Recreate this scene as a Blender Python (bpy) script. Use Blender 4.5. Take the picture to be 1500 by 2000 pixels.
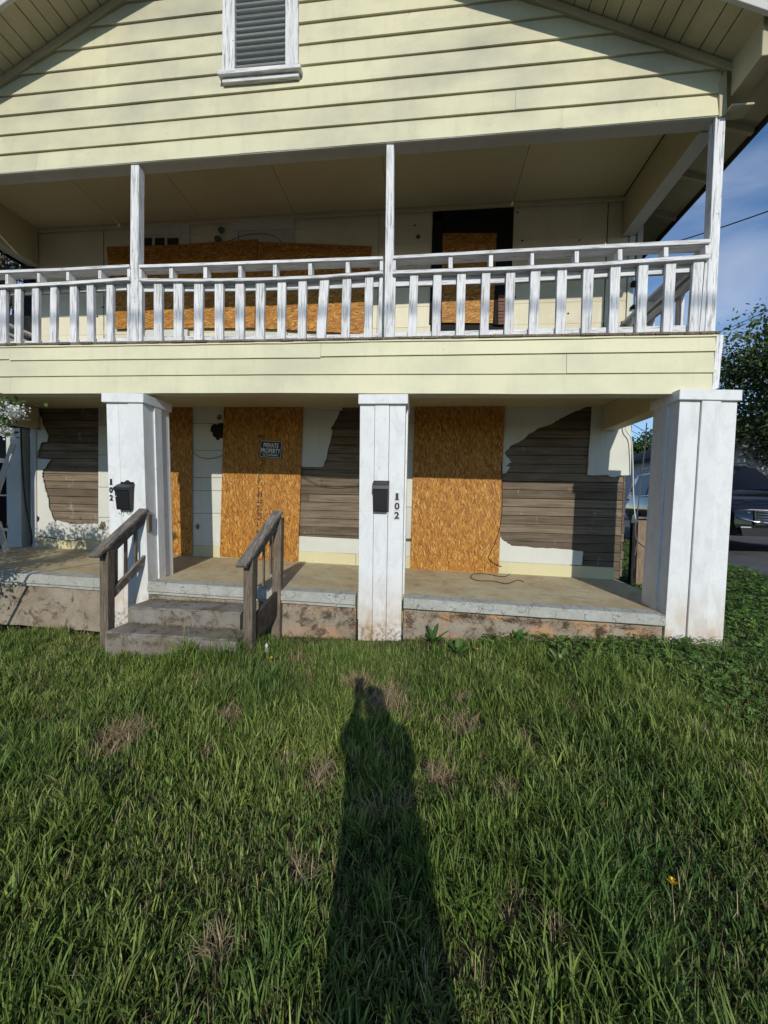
import bpy, bmesh, math, random
import numpy as np
from mathutils import Vector, Matrix, Quaternion
random.seed(7); rng = np.random.default_rng(11)
for _o in list(bpy.data.objects): bpy.data.objects.remove(_o)
SC = bpy.context.scene; COL = SC.collection
R = math.radians
# ------------------------------------------------------------------ camera
FPX, PITCH, YAW, ROLL = 760.2246, -0.0333, 0.1043, 0.0218
CAM = Vector((0, -3.9394, 1.6))
_f = Vector((-math.sin(YAW)*math.cos(PITCH), math.cos(YAW)*math.cos(PITCH), math.sin(PITCH)))
_r = Vector((math.cos(YAW), math.sin(YAW), 0)); _u = _r.cross(_f)
CR = math.cos(ROLL)*_r + math.sin(ROLL)*_u; CU = -math.sin(ROLL)*_r + math.cos(ROLL)*_u; CF = _f
cd = bpy.data.cameras.new('camera'); cam = bpy.data.objects.new('camera', cd); COL.objects.link(cam)
cd.sensor_fit = 'VERTICAL'; cd.sensor_height = 36; cd.lens = FPX/2000*36; cd.clip_start = .02; cd.clip_end = 2000
cam.matrix_world = Matrix(((CR.x, CU.x, -CF.x, CAM.x), (CR.y, CU.y, -CF.y, CAM.y), (CR.z, CU.z, -CF.z, CAM.z), (0, 0, 0, 1)))
SC.camera = cam
# ------------------------------------------------------------------ sky, sun, exposure
SUNV = Vector((-.16, 1, -.48)).normalized()          # direction the sunlight travels
w = bpy.data.worlds.new('World'); SC.world = w; w.use_nodes = True
wn = w.node_tree; wn.nodes.clear()
wo = wn.nodes.new('ShaderNodeOutputWorld'); wb = wn.nodes.new('ShaderNodeBackground')
sky = wn.nodes.new('ShaderNodeTexSky'); sky.sky_type = 'NISHITA'; sky.sun_disc = False
sky.sun_elevation = math.asin(-SUNV.z); sky.sun_rotation = math.atan2(-SUNV.x, -SUNV.y)
sky.air_density = 1.0; sky.dust_density = .0; sky.ozone_density = 4.5
wt = wn.nodes.new('ShaderNodeTexCoord'); wm = wn.nodes.new('ShaderNodeMapping'); wm.inputs['Scale'].default_value = (1.2, 1.2, 3.4)
wnz = wn.nodes.new('ShaderNodeTexNoise'); wnz.inputs['Scale'].default_value = 2.6; wnz.inputs['Detail'].default_value = 8; wnz.inputs['Distortion'].default_value = .6
wr = wn.nodes.new('ShaderNodeValToRGB'); wr.color_ramp.elements[0].position = .42; wr.color_ramp.elements[1].position = .8
wx = wn.nodes.new('ShaderNodeMixRGB'); wx.inputs[2].default_value = (5.2, 5.6, 6.4, 1)
wmul = wn.nodes.new('ShaderNodeMath'); wmul.operation = 'MULTIPLY'; wmul.inputs[1].default_value = .5
whs = wn.nodes.new('ShaderNodeHueSaturation'); whs.inputs['Saturation'].default_value = 1.08
L = wn.links.new
L(wt.outputs['Generated'], wm.inputs[0]); L(wm.outputs[0], wnz.inputs['Vector']); L(wnz.outputs['Fac'], wr.inputs[0])
L(wr.outputs[0], wmul.inputs[0]); L(wmul.outputs[0], wx.inputs[0]); L(sky.outputs[0], whs.inputs['Color']); L(whs.outputs[0], wx.inputs[1]); L(wx.outputs[0], wb.inputs[0])
L(wb.outputs[0], wo.inputs[0]); wb.inputs[1].default_value = .135
sd = bpy.data.lights.new('sun', 'SUN'); sd.energy = 3.55; sd.angle = R(.53); sd.color = (1, .955, .85)
so = bpy.data.objects.new('sun', sd); COL.objects.link(so); so.location = (5, -20, 12)
so.rotation_euler = SUNV.to_track_quat('-Z', 'Y').to_euler()
SC.view_settings.view_transform = 'Standard'; SC.view_settings.look = 'None'; SC.view_settings.gamma = 1
SC.view_settings.exposure = 0; SC.view_settings.use_curve_mapping = False
SC.cycles.use_denoising = True; SC.cycles.max_bounces = 8

# ------------------------------------------------------------------ photo geometry helpers (planes of the real building)
def ray(px, py): return CF + CR*((px-750)/FPX) - CU*((py-1000)/FPX)
def U(px, py, Y): d = ray(px, py); return CAM + d*((Y-CAM.y)/d.y)
def UZ(px, py, Z): d = ray(px, py); return CAM + d*((Z-CAM.z)/d.z)
def UX(px, py, X): d = ray(px, py); return CAM + d*((X-CAM.x)/d.x)
def Q(pts, Y): return [(lambda v: (v.x, v.z))(U(x, y, Y)) for x, y in pts]
def ground(x, y):
    return .165 + .046*np.clip(x, -7, 9) + .042*np.clip(y, 0, 4.5) + .015*np.clip(y, -6, 0)
YB, YW = .0956, 1.7347

# ------------------------------------------------------------------ object helpers
def tag(o, label=None, cat=None, group=None, kind=None):
    if label: o['label'] = label
    if cat: o['category'] = cat
    if group: o['group'] = group
    if kind: o['kind'] = kind
    return o
def attach(o, parent):
    if parent is not None:
        o.parent = parent; o.matrix_parent_inverse = parent.matrix_basis.inverted() if parent.parent is None else Matrix()
    return o
def empty(name, loc=(0, 0, 0), **kw):
    o = bpy.data.objects.new(name, None); COL.objects.link(o); o.location = loc; o.empty_display_size = .1
    bpy.context.view_layer.update() if False else None
    o.matrix_basis = Matrix.Translation(loc)
    return tag(o, **kw)
def obj(name, verts, faces, mat, parent=None, smooth=False):
    me = bpy.data.meshes.new(name); me.from_pydata([tuple(v) for v in verts], [], faces)
    if smooth: me.polygons.foreach_set('use_smooth', [True]*len(me.polygons))
    me.materials.append(mat); o = bpy.data.objects.new(name, me); COL.objects.link(o)
    return attach(o, parent)
def bmobj(name, bm, mat, parent=None, smooth=False):
    me = bpy.data.meshes.new(name); bm.to_mesh(me); bm.free()
    if smooth: me.polygons.foreach_set('use_smooth', [True]*len(me.polygons))
    me.materials.append(mat); o = bpy.data.objects.new(name, me); COL.objects.link(o)
    return attach(o, parent)
def group_part(name, parent):                          # an Empty that is a part and carries sub-parts
    o = bpy.data.objects.new(name, None); COL.objects.link(o); o.empty_display_size = .1
    return attach(o, parent)
def cbox(c, a, b, d, bev):
    """chamfered box: centre c, half-axis vectors a, b, d"""
    la, lb, ld = a.length, b.length, d.length
    ua, ub, ud = a/la, b/lb, d/ld
    e = min(bev, la*.45, lb*.45, ld*.45); V = []; idx = {}
    for sx in (-1, 1):
        for sy in (-1, 1):
            for sz in (-1, 1):
                for k in range(3):
                    q = [la-(e if k != 0 else 0), lb-(e if k != 1 else 0), ld-(e if k != 2 else 0)]
                    idx[sx, sy, sz, k] = len(V)
                    V.append(c + ua*(sx*q[0]) + ub*(sy*q[1]) + ud*(sz*q[2]))
    F = []
    for s in (-1, 1):
        F.append([idx[s, -1, -1, 0], idx[s, 1, -1, 0], idx[s, 1, 1, 0], idx[s, -1, 1, 0]])
        F.append([idx[-1, s, -1, 1], idx[1, s, -1, 1], idx[1, s, 1, 1], idx[-1, s, 1, 1]])
        F.append([idx[-1, -1, s, 2], idx[1, -1, s, 2], idx[1, 1, s, 2], idx[-1, 1, s, 2]])
    for s in (-1, 1):
        for t in (-1, 1):
            F.append([idx[-1, s, t, 1], idx[1, s, t, 1], idx[1, s, t, 2], idx[-1, s, t, 2]])
            F.append([idx[s, -1, t, 0], idx[s, 1, t, 0], idx[s, 1, t, 2], idx[s, -1, t, 2]])
            F.append([idx[s, t, -1, 0], idx[s, t, 1, 0], idx[s, t, 1, 1], idx[s, t, -1, 1]])
    for sx in (-1, 1):
        for sy in (-1, 1):
            for sz in (-1, 1): F.append([idx[sx, sy, sz, k] for k in range(3)])
    return V, F
def fixn(o):
    bm = bmesh.new(); bm.from_mesh(o.data); bmesh.ops.recalc_face_normals(bm, faces=bm.faces); bm.to_mesh(o.data); bm.free(); return o
def box(name, x0, x1, y0, y1, z0, z1, mat, parent=None, bev=.003):
    V, F = cbox(Vector(((x0+x1)/2, (y0+y1)/2, (z0+z1)/2)), Vector((abs(x1-x0)/2, 0, 0)), Vector((0, abs(y1-y0)/2, 0)), Vector((0, 0, abs(z1-z0)/2)), bev)
    return fixn(obj(name, V, F, mat, parent))
def beam(name, p, q, w_, h_, mat, parent=None, up=(0, 0, 1), bev=.003):
    p, q = Vector(p), Vector(q); d = q-p; up = Vector(up)
    s = d.cross(up).normalized(); u = s.cross(d).normalized()
    V, F = cbox((p+q)/2, d/2, s*(w_/2), u*(h_/2), bev)
    return fixn(obj(name, V, F, mat, parent))
def slab(name, pts, y0, th, mat, parent=None, bev=0):
    """polygon of (X, Z) points, front face at y0, thickness th going back; chamfered front edge when bev"""
    n = len(pts); c = (sum(p[0] for p in pts)/n, sum(p[1] for p in pts)/n)
    V = [(x, y0, z) for x, z in pts] + [(x, y0+th, z) for x, z in pts]
    F = [list(range(n)), list(range(2*n-1, n-1, -1))] + [[i, i+n, (i+1) % n+n, (i+1) % n] for i in range(n)]
    o = fixn(obj(name, V, F, mat, parent))
    if bev:
        bm = bmesh.new(); bm.from_mesh(o.data)
        bmesh.ops.bevel(bm, geom=[e for e in bm.edges], offset=bev, segments=1, affect='EDGES', clamp_overlap=True)
        bm.to_mesh(o.data); bm.free()
    return o
def lap(name, x0, x1, zb, zt, y, drop, mat, parent, jit=.0015, cut0=0, cut1=0, zfun=None, step=.5):
    """lapped board: its lower edge stands proud by `drop`; cut0/cut1 slant the ends (rake)"""
    zfun = zfun or (lambda x: 0)
    n = max(2, int(abs(x1-x0)/step)+1); V = []; F = []
    j = [random.uniform(-jit, jit) for _ in range(n)]; k = [random.uniform(-jit, jit)*1.5 for _ in range(n)]
    for i in range(n):
        t = i/(n-1); xb = x0+(x1-x0)*t; xt = (x0+cut0)+((x1+cut1)-(x0+cut0))*t
        V += [(xb, y-drop+k[i], zb+zfun(xb)+j[i]), (xt, y+k[i]*.3, zt+zfun(xt)), (xt, y+.012, zt+zfun(xt)), (xb, y+.012, zb+zfun(xb)+j[i])]
    for i in range(n-1):
        a = 4*i; b = a+4
        F += [[a, b, b+1, a+1], [a+1, b+1, b+2, a+2], [a+3, a, b, b+3][::-1], [a+2, b+2, b+3, a+3]]
    F += [[0, 1, 2, 3], [4*n-4, 4*n-1, 4*n-2, 4*n-3]]
    return fixn(obj(name, V, F, mat, parent))
def tube(name, pts, r, mat, parent=None, seg=6, closed=False):
    pts = [Vector(p) for p in pts]; V = []; F = []; n = len(pts)
    rr = r if isinstance(r, (list, tuple)) else [r]*n
    ref = Vector((0, 0, 1))
    for i, p in enumerate(pts):
        d = (pts[min(i+1, n-1)]-pts[max(i-1, 0)]).normalized()
        a = d.cross(ref if abs(d.z) < .95 else Vector((1, 0, 0))).normalized(); b = a.cross(d)
        for k in range(seg):
            t = 2*math.pi*k/seg; V.append(p + a*(math.cos(t)*rr[i]) + b*(math.sin(t)*rr[i]))
    for i in range(n-1):
        for k in range(seg): F.append([i*seg+k, i*seg+(k+1) % seg, (i+1)*seg+(k+1) % seg, (i+1)*seg+k])
    F += [list(range(seg))[::-1], [(n-1)*seg+k for k in range(seg)]]
    return fixn(obj(name, V, F, mat, parent, smooth=True))
def curve_pts(ctrl, n=8):
    """Catmull-Rom through control points"""
    P = [Vector(p) for p in ctrl]; P = [2*P[0]-P[1]] + P + [2*P[-1]-P[-2]]; out = []
    for i in range(1, len(P)-2):
        for k in range(n):
            t = k/n; a, b, c, d = P[i-1:i+3]
            out.append(.5*((2*b)+(c-a)*t+(2*a-5*b+4*c-d)*t*t+(3*b-a-3*c+d)*t**3))
    return out+[P[-2]]

# ------------------------------------------------------------------ materials
class Mt:
    def __init__(s, name, rough=.7, spec=.3):
        s.m = bpy.data.materials.new(name); s.m.use_nodes = True; s.nt = s.m.node_tree
        s.b = s.nt.nodes['Principled BSDF']; s.b.inputs['Roughness'].default_value = rough
        s.b.inputs['Specular IOR Level'].default_value = spec
        s.tc = s.nt.nodes.new('ShaderNodeTexCoord'); s.co = s.tc.outputs['Object']
    def n(s, t): return s.nt.nodes.new(t)
    def l(s, a, b): s.nt.links.new(a, b)
    def map(s, scale=(1, 1, 1), rot=(0, 0, 0), v=None):
        m = s.n('ShaderNodeMapping'); m.inputs['Scale'].default_value = scale; m.inputs['Rotation'].default_value = rot
        s.l(v or s.co, m.inputs[0]); return m.outputs[0]
    def noise(s, scale, v=None, detail=5, rough=.55, dist=0):
        n = s.n('ShaderNodeTexNoise'); n.inputs['Scale'].default_value = scale; n.inputs['Detail'].default_value = detail
        n.inputs['Roughness'].default_value = rough; n.inputs['Distortion'].default_value = dist
        s.l(v or s.co, n.inputs['Vector']); return n.outputs['Fac']
    def voro(s, scale, v=None, feat='F1', out='Color'):
        n = s.n('ShaderNodeTexVoronoi'); n.feature = feat; n.inputs['Scale'].default_value = scale
        s.l(v or s.co, n.inputs['Vector']); return n.outputs[out]
    def ramp(s, fac, stops):
        r = s.n('ShaderNodeValToRGB'); e = r.color_ramp.elements
        while len(e) < len(stops): e.new(.5)
        for q, (p, c) in zip(e, stops):
            q.position = p; q.color = (c, c, c, 1) if isinstance(c, (int, float)) else (*c, 1)
        s.l(fac, r.inputs[0]); return r.outputs[0]
    def mix(s, fac, a, b, mode='MIX'):
        m = s.n('ShaderNodeMixRGB'); m.blend_type = mode
        for i, q in ((0, fac), (1, a), (2, b)):
            if isinstance(q, (int, float)): m.inputs[i].default_value = q if i == 0 else (q, q, q, 1)
            elif isinstance(q, tuple): m.inputs[i].default_value = (*q, 1)
            else: s.l(q, m.inputs[i])
        return m.outputs[0]
    def math(s, op, a, b=0):
        m = s.n('ShaderNodeMath'); m.operation = op
        for i, q in ((0, a), (1, b)):
            if isinstance(q, (int, float)): m.inputs[i].default_value = q
            else: s.l(q, m.inputs[i])
        return m.outputs[0]
    def rand(s): return s.n('ShaderNodeObjectInfo').outputs['Random']
    def sep(s, ax):
        m = s.n('ShaderNodeSeparateXYZ'); s.l(s.co, m.inputs[0]); return m.outputs[ax]
    def vary(s, col, amt=.08):
        """each piece a little lighter or darker"""
        r = s.n('ShaderNodeMapRange'); s.l(s.rand(), r.inputs[0]); r.inputs[3].default_value = 1-amt; r.inputs[4].default_value = 1+amt
        h = s.n('ShaderNodeHueSaturation'); s.l(r.outputs[0], h.inputs['Value']); s.l(col, h.inputs['Color']); return h.outputs[0]
    def bump(s, h, st=.3, dist=.004):
        b = s.n('ShaderNodeBump'); b.inputs['Strength'].default_value = st; b.inputs['Distance'].default_value = dist
        s.l(h, b.inputs['Height']); s.l(b.outputs[0], s.b.inputs['Normal']); return s
    def col(s, c):
        if isinstance(c, tuple): s.b.inputs['Base Color'].default_value = (*c, 1)
        else: s.l(c, s.b.inputs['Base Color'])
        return s
    def rough(s, r): s.l(r, s.b.inputs['Roughness']); return s

def m_siding(name, base, dirt, amt=.5):
    s = Mt(name, .62)
    c = s.mix(s.ramp(s.noise(.9, s.map((1, 1, 1.6)), 6, .6), [(.42, 0), (.75, amt)]), base, dirt)
    c = s.mix(s.ramp(s.noise(3.2, s.map((3.5, 3, .5)), 6, .65), [(.52, 0), (.8, .35)]), c, dirt)
    c = s.mix(s.ramp(s.noise(160, None, 3), [(.35, .12), (.5, 0)]), c, tuple(x*.62 for x in base))
    c = s.mix(s.ramp(s.noise(38, s.map((1, 1, .35)), 3, .6), [(.68, 0), (.76, .5)]), c, tuple(x*.55 for x in dirt))
    s.col(s.vary(c, .045)); s.bump(s.noise(70, s.map((.25, 1, 1)), 4), .25, .002); return s.m
CREAM = m_siding('cream_siding', (.60, .568, .385), (.37, .355, .275), .95)
CREAM_BAND = m_siding('cream_band_siding', (.645, .615, .425), (.44, .42, .31), .8)
CREAM_WALL = m_siding('pale_wall_siding', (.575, .58, .525), (.42, .42, .34), .6)
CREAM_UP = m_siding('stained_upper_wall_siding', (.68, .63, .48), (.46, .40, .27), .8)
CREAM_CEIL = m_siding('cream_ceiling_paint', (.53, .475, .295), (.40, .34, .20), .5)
SOFFIT = m_siding('dirty_soffit_paint', (.46, .41, .27), (.24, .20, .13), .9)
TRIM = m_siding('grey_beam_paint', (.50, .50, .47), (.32, .31, .28), .7)
YELLOW = m_siding('yellow_baseboard_paint', (.58, .53, .32), (.42, .38, .25), .6)

def m_whitewood(name, stretch, base=(.70, .70, .705), wood=(.19, .18, .175), cover=.505):
    s = Mt(name, .66)
    g = s.noise(1, s.map(stretch), 6, .7, .35)
    g2 = s.noise(1, s.map(tuple(x*.33 for x in stretch)), 5, .6, .6)
    c = s.mix(s.ramp(g2, [(.35, 0), (.72, .6)]), base, tuple(x*.74 for x in base))
    c = s.mix(s.ramp(g, [(cover, 0), (cover+.12, .8)]), c, wood)
    c = s.mix(s.ramp(s.noise(26, None, 3), [(.7, 0), (.76, .8)]), c, wood)
    s.col(s.vary(c, .07)); s.bump(g, .55, .004); return s.m
WW_V = m_whitewood('peeling_white_paint_upright', (75, 75, 4.))
WW_H = m_whitewood('peeling_white_paint_level', (4., 75, 75))
WW_Y = m_whitewood('peeling_white_paint_deep', (75, 4., 75))
WW_C = m_whitewood('flaking_bottom_rail_paint', (7, 90, 90), cover=.5)

def m_pillar():
    s = Mt('white_pillar_paint', .55)
    n = s.noise(5, s.map((1.8, 1.8, .8)), 7, .68, .9)
    c = s.mix(s.ramp(n, [(.45, 0), (.75, .55)]), (.665, .675, .675), (.44, .445, .445))
    c = s.mix(s.ramp(s.noise(55, s.map((1, 1, .3)), 4), [(.66, 0), (.73, .6)]), c, (.26, .24, .23))
    z = s.sep(2)
    mud = s.math('MULTIPLY', s.ramp(z, [(.30, 1), (.85, 0)]), s.ramp(s.noise(5, s.map((1, 1, .6)), 6, .7), [(.34, 0), (.6, .9)]))
    c = s.mix(mud, c, (.46, .33, .21))
    c = s.mix(s.math('MULTIPLY', s.ramp(z, [(.24, 1), (.36, 0)]), s.ramp(s.noise(24, None, 5, .7), [(.46, 0), (.6, .9)])), c, (.16, .11, .07))
    s.col(s.vary(c, .03)); s.bump(s.noise(30, s.map((1, 1, .25)), 5), .25, .004); return s.m
PILLAR = m_pillar()

def m_oldwood():
    s = Mt('bare_weathered_clapboard', .85, .15)
    g = s.noise(1, s.map((1.6, 26, 34)), 6, .6, .6); b = s.noise(1.7, s.map((1.2, 1, 2.4)), 5, .6)
    c = s.ramp(g, [(.25, (.064, .047, .031)), (.5, (.13, .10, .068)), (.75, (.215, .172, .125))])
    c = s.mix(s.ramp(b, [(.42, 0), (.7, .6)]), c, (.19, .145, .115))
    c = s.mix(s.ramp(s.noise(9, s.map((1, 1, .35)), 5, .7), [(.62, 0), (.70, .55)]), c, (.33, .30, .275))
    s.col(s.vary(c, .32)); s.bump(g, .6, .005); return s.m
OLDWOOD = m_oldwood()
def m_darkwood(name, base, hi, stretch, var=.15):
    s = Mt(name, .8, .2); g = s.noise(1, s.map(stretch), 7, .7, .6)
    c = s.ramp(g, [(.3, tuple(x*.4 for x in base)), (.5, base), (.72, hi)])
    c = s.mix(s.ramp(s.noise(3.5, None, 5), [(.5, 0), (.75, .6)]), c, tuple(x*.62 for x in base))
    s.col(s.vary(c, var)); s.bump(g, .6, .004); return s.m
GREYW = m_darkwood('grey_weathered_wood', (.135, .115, .097), (.30, .285, .27), (70, 9, 9))
GREYV = m_darkwood('grey_weathered_wood_upright', (.145, .112, .082), (.27, .235, .195), (80, 80, 6))
FENCEW = m_darkwood('brown_fence_wood', (.20, .14, .095), (.33, .25, .18), (60, 60, 4))
DARKW = m_darkwood('stringer_shade_wood', (.045, .036, .029), (.09, .075, .062), (60, 9, 9), .1)  # stringer wood: shade under the handrail is put into this dark colour
CHAR = m_darkwood('charred_wood', (.010, .010, .011), (.04, .037, .035), (60, 60, 7), .1)

def m_osb(name, rotz=0.):
    s = Mt(name, .6, .3); layers = []
    for k, (ang, sc) in enumerate(((80, 1.0), (-55, 1.1), (44, .92), (-24, 1.0), (13, 1.08))):
        wv = s.n('ShaderNodeVectorMath'); wv.operation = 'ADD'; wv.inputs[1].default_value = (3.1*k, 0, 1.7*k)
        s.l(s.co, wv.inputs[0])
        mp = s.map((1, 1, 1), (0, R(ang+rotz), 0), wv.outputs[0])
        mp = s.map((96*sc, 1, 16*sc), (0, 0, 0), mp)
        vo = s.n('ShaderNodeTexVoronoi'); vo.inputs['Scale'].default_value = 1; vo.inputs['Randomness'].default_value = 1
        s.l(mp, vo.inputs['Vector'])
        sx = s.n('ShaderNodeSeparateXYZ'); s.l(vo.outputs['Color'], sx.inputs[0]); layers.append(sx)
    c = layers[0].outputs[0]
    for sx in layers[1:]:
        c = s.mix(s.ramp(sx.outputs[1], [(.52, 0), (.56, 1)]), c, sx.outputs[0])
    f = s.noise(190, s.map((1, 1, .22)), 4)
    c2 = s.ramp(c, [(.0, (.12, .036, .005)), (.16, (.24, .088, .010)), (.55, (.40, .168, .02)), (.8, (.50, .235, .034)), (.94, (.56, .32, .08)), (1, (.66, .42, .14))])
    c2 = s.mix(s.ramp(f, [(.3, .4), (.6, 0)]), c2, (.24, .10, .025))
    c2 = s.mix(s.ramp(s.noise(14, s.map((1.6, 1, .8)), 6, .75), [(.71, 0), (.77, .7)]), c2, (.08, .035, .012))
    c2 = s.mix(s.ramp(s.noise(1.1, None, 3), [(.35, .22), (.65, 0)]), c2, (.25, .12, .04))
    s.col(c2); s.bump(c, .4, .003); return s.m
OSB = m_osb('oriented_strand_board'); OSB_H = m_osb('oriented_strand_board_sideways', 90)

def m_concrete(name, base, stain, s1=3., crack=.0, clay=0., moss=0.):
    s = Mt(name, .85, .2)
    n = s.noise(s1, None, 8, .68, .3)
    c = s.mix(s.ramp(n, [(.36, 0), (.66, .95)]), base, stain)
    c = s.mix(s.ramp(s.noise(90, None, 3), [(.38, .45), (.52, 0)]), c, tuple(x*.55 for x in base))
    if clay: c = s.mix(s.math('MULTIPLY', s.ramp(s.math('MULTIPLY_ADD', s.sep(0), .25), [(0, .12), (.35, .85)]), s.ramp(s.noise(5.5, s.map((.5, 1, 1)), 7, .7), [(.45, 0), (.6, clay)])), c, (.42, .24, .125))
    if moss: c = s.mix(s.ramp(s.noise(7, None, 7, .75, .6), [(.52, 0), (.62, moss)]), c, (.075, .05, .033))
    if crack:
        d = s.n('ShaderNodeVectorMath'); d.operation = 'ADD'
        nz = s.n('ShaderNodeTexNoise'); nz.inputs['Scale'].default_value = 9; s.l(s.co, nz.inputs['Vector'])
        sc = s.n('ShaderNodeVectorMath'); sc.operation = 'SCALE'; sc.inputs['Scale'].default_value = .22
        s.l(nz.outputs['Color'], sc.inputs[0]); s.l(s.co, d.inputs[0]); s.l(sc.outputs[0], d.inputs[1])
        e = s.voro(4.2, s.map((1, 1, 2.2), v=d.outputs[0]), 'DISTANCE_TO_EDGE', 'Distance')
        c = s.mix(s.ramp(e, [(.006, crack), (.022, 0)]), c, (.09, .08, .07))
    s.col(c); s.bump(s.noise(36, None, 6, .7), .4, .005); return s.m
DECKTOP = m_concrete('porch_floor_concrete', (.52, .465, .31), (.40, .30, .17), 2.3, moss=.28)
LIP = m_concrete('chipped_grey_blue_lip_paint', (.40, .41, .38), (.31, .30, .255), 6, crack=.75)
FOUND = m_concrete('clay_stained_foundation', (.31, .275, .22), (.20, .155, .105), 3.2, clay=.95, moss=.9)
STEPC = m_concrete('step_concrete', (.235, .225, .205), (.16, .125, .085), 3.5, moss=.85)
ASPH = m_concrete('asphalt', (.12, .12, .12), (.085, .085, .085), 2)
SOIL = m_concrete('soil', (.045, .032, .02), (.025, .021, .011), 6)
def flat(name, c, rough=.6, metal=0., spec=.4, coat=0.):
    s = Mt(name, rough, spec); n = s.noise(40, None, 4); s.col(s.mix(s.ramp(n, [(.35, .25), (.7, 0)]), c, tuple(x*.6 for x in c)))
    s.b.inputs['Metallic'].default_value = metal; s.b.inputs['Coat Weight'].default_value = coat; s.bump(n, .06, .002); return s.m
BLACKP = flat('black_box_enamel', (.012, .012, .014), .42)
INK = flat('black_ink', (.02, .016, .012), .7)
DIGIT = flat('black_number_vinyl', (.012, .012, .013), .5)
PLATE = flat('dull_number_backing', (.62, .63, .65), .6)
SIGNB = flat('black_sign_plastic', (.012, .012, .014), .45)
SIGNW = flat('sign_white_print', (.72, .72, .70), .6)
CABLE = flat('black_cable_sheath', (.013, .012, .012), .55)
CABLEW = flat('white_cable_sheath', (.62, .60, .54), .55)
LINE = flat('power_line_sheath', (.02, .02, .022), .6)
PAPER = flat('white_paper', (.8, .8, .8), .8)
VENTP = flat('vent_plastic', (.10, .13, .13), .5)
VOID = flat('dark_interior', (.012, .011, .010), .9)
GLASS = flat('dark_glass', (.012, .014, .018), .06, spec=.6)
UNDERLAY = flat('torn_felt_underlay', (.23, .20, .16), .9)
WHITE_D = m_siding('dull_white_trim', (.55, .55, .52), (.38, .37, .33), .6)
SLATE = m_siding('dark_slate_wall', (.035, .042, .055), (.02, .022, .03), .5)
ROOF = m_concrete('dark_shingles', (.035, .033, .034), (.06, .055, .05), 14)
METAL = flat('drip_edge_metal', (.66, .67, .68), .4, .3)
BRICK = flat('old_brick', (.17, .085, .06), .85)
def m_grass():
    s = Mt('grass_blades', .55, .2); a = s.n('ShaderNodeAttribute'); a.attribute_name = 'col'
    s.l(a.outputs['Color'], s.b.inputs['Base Color'])
    t = s.n('ShaderNodeBsdfTranslucent'); s.l(a.outputs['Color'], t.inputs[0])
    x = s.n('ShaderNodeMixShader'); x.inputs[0].default_value = .22
    s.l(s.b.outputs[0], x.inputs[1]); s.l(t.outputs[0], x.inputs[2]); s.l(x.outputs[0], s.nt.nodes['Material Output'].inputs[0]); return s.m
LEAFM = m_grass()
BARK = m_darkwood('bark', (.085, .065, .05), (.16, .13, .105), (30, 30, 6))

# ================================================================== GROUND, ROAD
def axis(vals): return np.array(sorted(set(vals)))
gx = axis(list(np.linspace(-7, 9, 81)) + [-400, -150, -60, -30, -18, -12, -9, 11, 14, 18, 25, 40, 80, 180, 400])
gy = axis(list(np.linspace(-6, 12, 91)) + [-400, -150, -60, -30, -15, -9, 15, 20, 28, 40, 60, 100, 200, 500])
GX, GY = np.meshgrid(gx, gy)
def bumps(x, y): return .012*np.sin(x*3.1+y*1.7)*np.sin(y*2.3-x*.9) + .006*np.sin(x*9+1)*np.sin(y*8)
GZ = ground(GX, GY) + bumps(GX, GY)*(np.abs(GX) < 9)
gv = np.stack([GX, GY, GZ], -1).reshape(-1, 3); nx_ = len(gx)
gf = [[r*nx_+c, r*nx_+c+1, (r+1)*nx_+c+1, (r+1)*nx_+c] for r in range(len(gy)-1) for c in range(nx_-1)]
tag(obj('ground', gv.tolist(), gf, SOIL, None, True), kind='structure')
e0, e1 = UZ(1421, 1112, .50), UZ(1500, 1141, .44)
ed = (e1-e0).normalized(); en = Vector((-ed.y, ed.x, 0)); en = en if en.x > 0 else -en
rv, rf = [], []
ts = np.linspace(-22, 16, 39); ws = np.linspace(0, 7.5, 9)
for t in ts:
    for q in ws:
        wob = (.05*math.sin(t*2.1)+.03*math.sin(t*5.3)) if q == 0 else 0
        p = e0+ed*t+en*(q+wob); rv.append((p.x, p.y, float(ground(p.x, p.y))+.02))
for i in range(len(ts)-1):
    for k in range(len(ws)-1): a = i*len(ws)+k; rf.append([a, a+1, a+len(ws)+1, a+len(ws)])
tag(obj('road', rv, rf, ASPH, None), kind='structure')

# ================================================================== HOUSE
house = empty('house', (-1.8, 1.7, 0), label='weathered two storey boarded up house with cream siding and white balcony rail', cat='house')
XL, XR = -6.25, 2.70
# ---- body behind the front wall
body = obj('side_wall', *(lambda: (
    [(XL, YW+.03, .1), (XR-.02, YW+.03, .1), (XR-.02, 10, .1), (XL, 10, .1), (XL, YW+.03, 5.9), (XR-.02, YW+.03, 5.9), (XR-.02, 10, 5.9), (XL, 10, 5.9)],
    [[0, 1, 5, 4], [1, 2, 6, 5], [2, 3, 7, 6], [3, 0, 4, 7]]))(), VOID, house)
fixn(body)
# ---- porch floor
def deckz(x): return .6 - .0165*x
fl = group_part('porch_floor', house)
PX0, PX1 = -6.5, 2.36
def ribbon(name, prof, x0, x1, mat, parent, n=24, jit=0.):
    """profile of (y, z offset from deck) swept along X on the sloping porch"""
    V, F = [], []; m = len(prof)
    for i in range(n+1):
        x = x0+(x1-x0)*i/n
        for (y, z) in prof: V.append((x, y+random.uniform(-jit, jit), deckz(x)+z+random.uniform(-jit, jit)))
    for i in range(n):
        for k in range(m): a = i*m+k; b = i*m+(k+1) % m; F.append([a, b, b+m, a+m])
    F += [list(range(m)), [n*m+k for k in range(m)]]
    return fixn(obj(name, V, F, mat, parent))
ribbon('floor_slab', [(.13, -.006), (YW+.05, .0), (YW+.05, -.3), (.13, -.3)], PX0, 2.66, DECKTOP, fl, 24)
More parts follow.
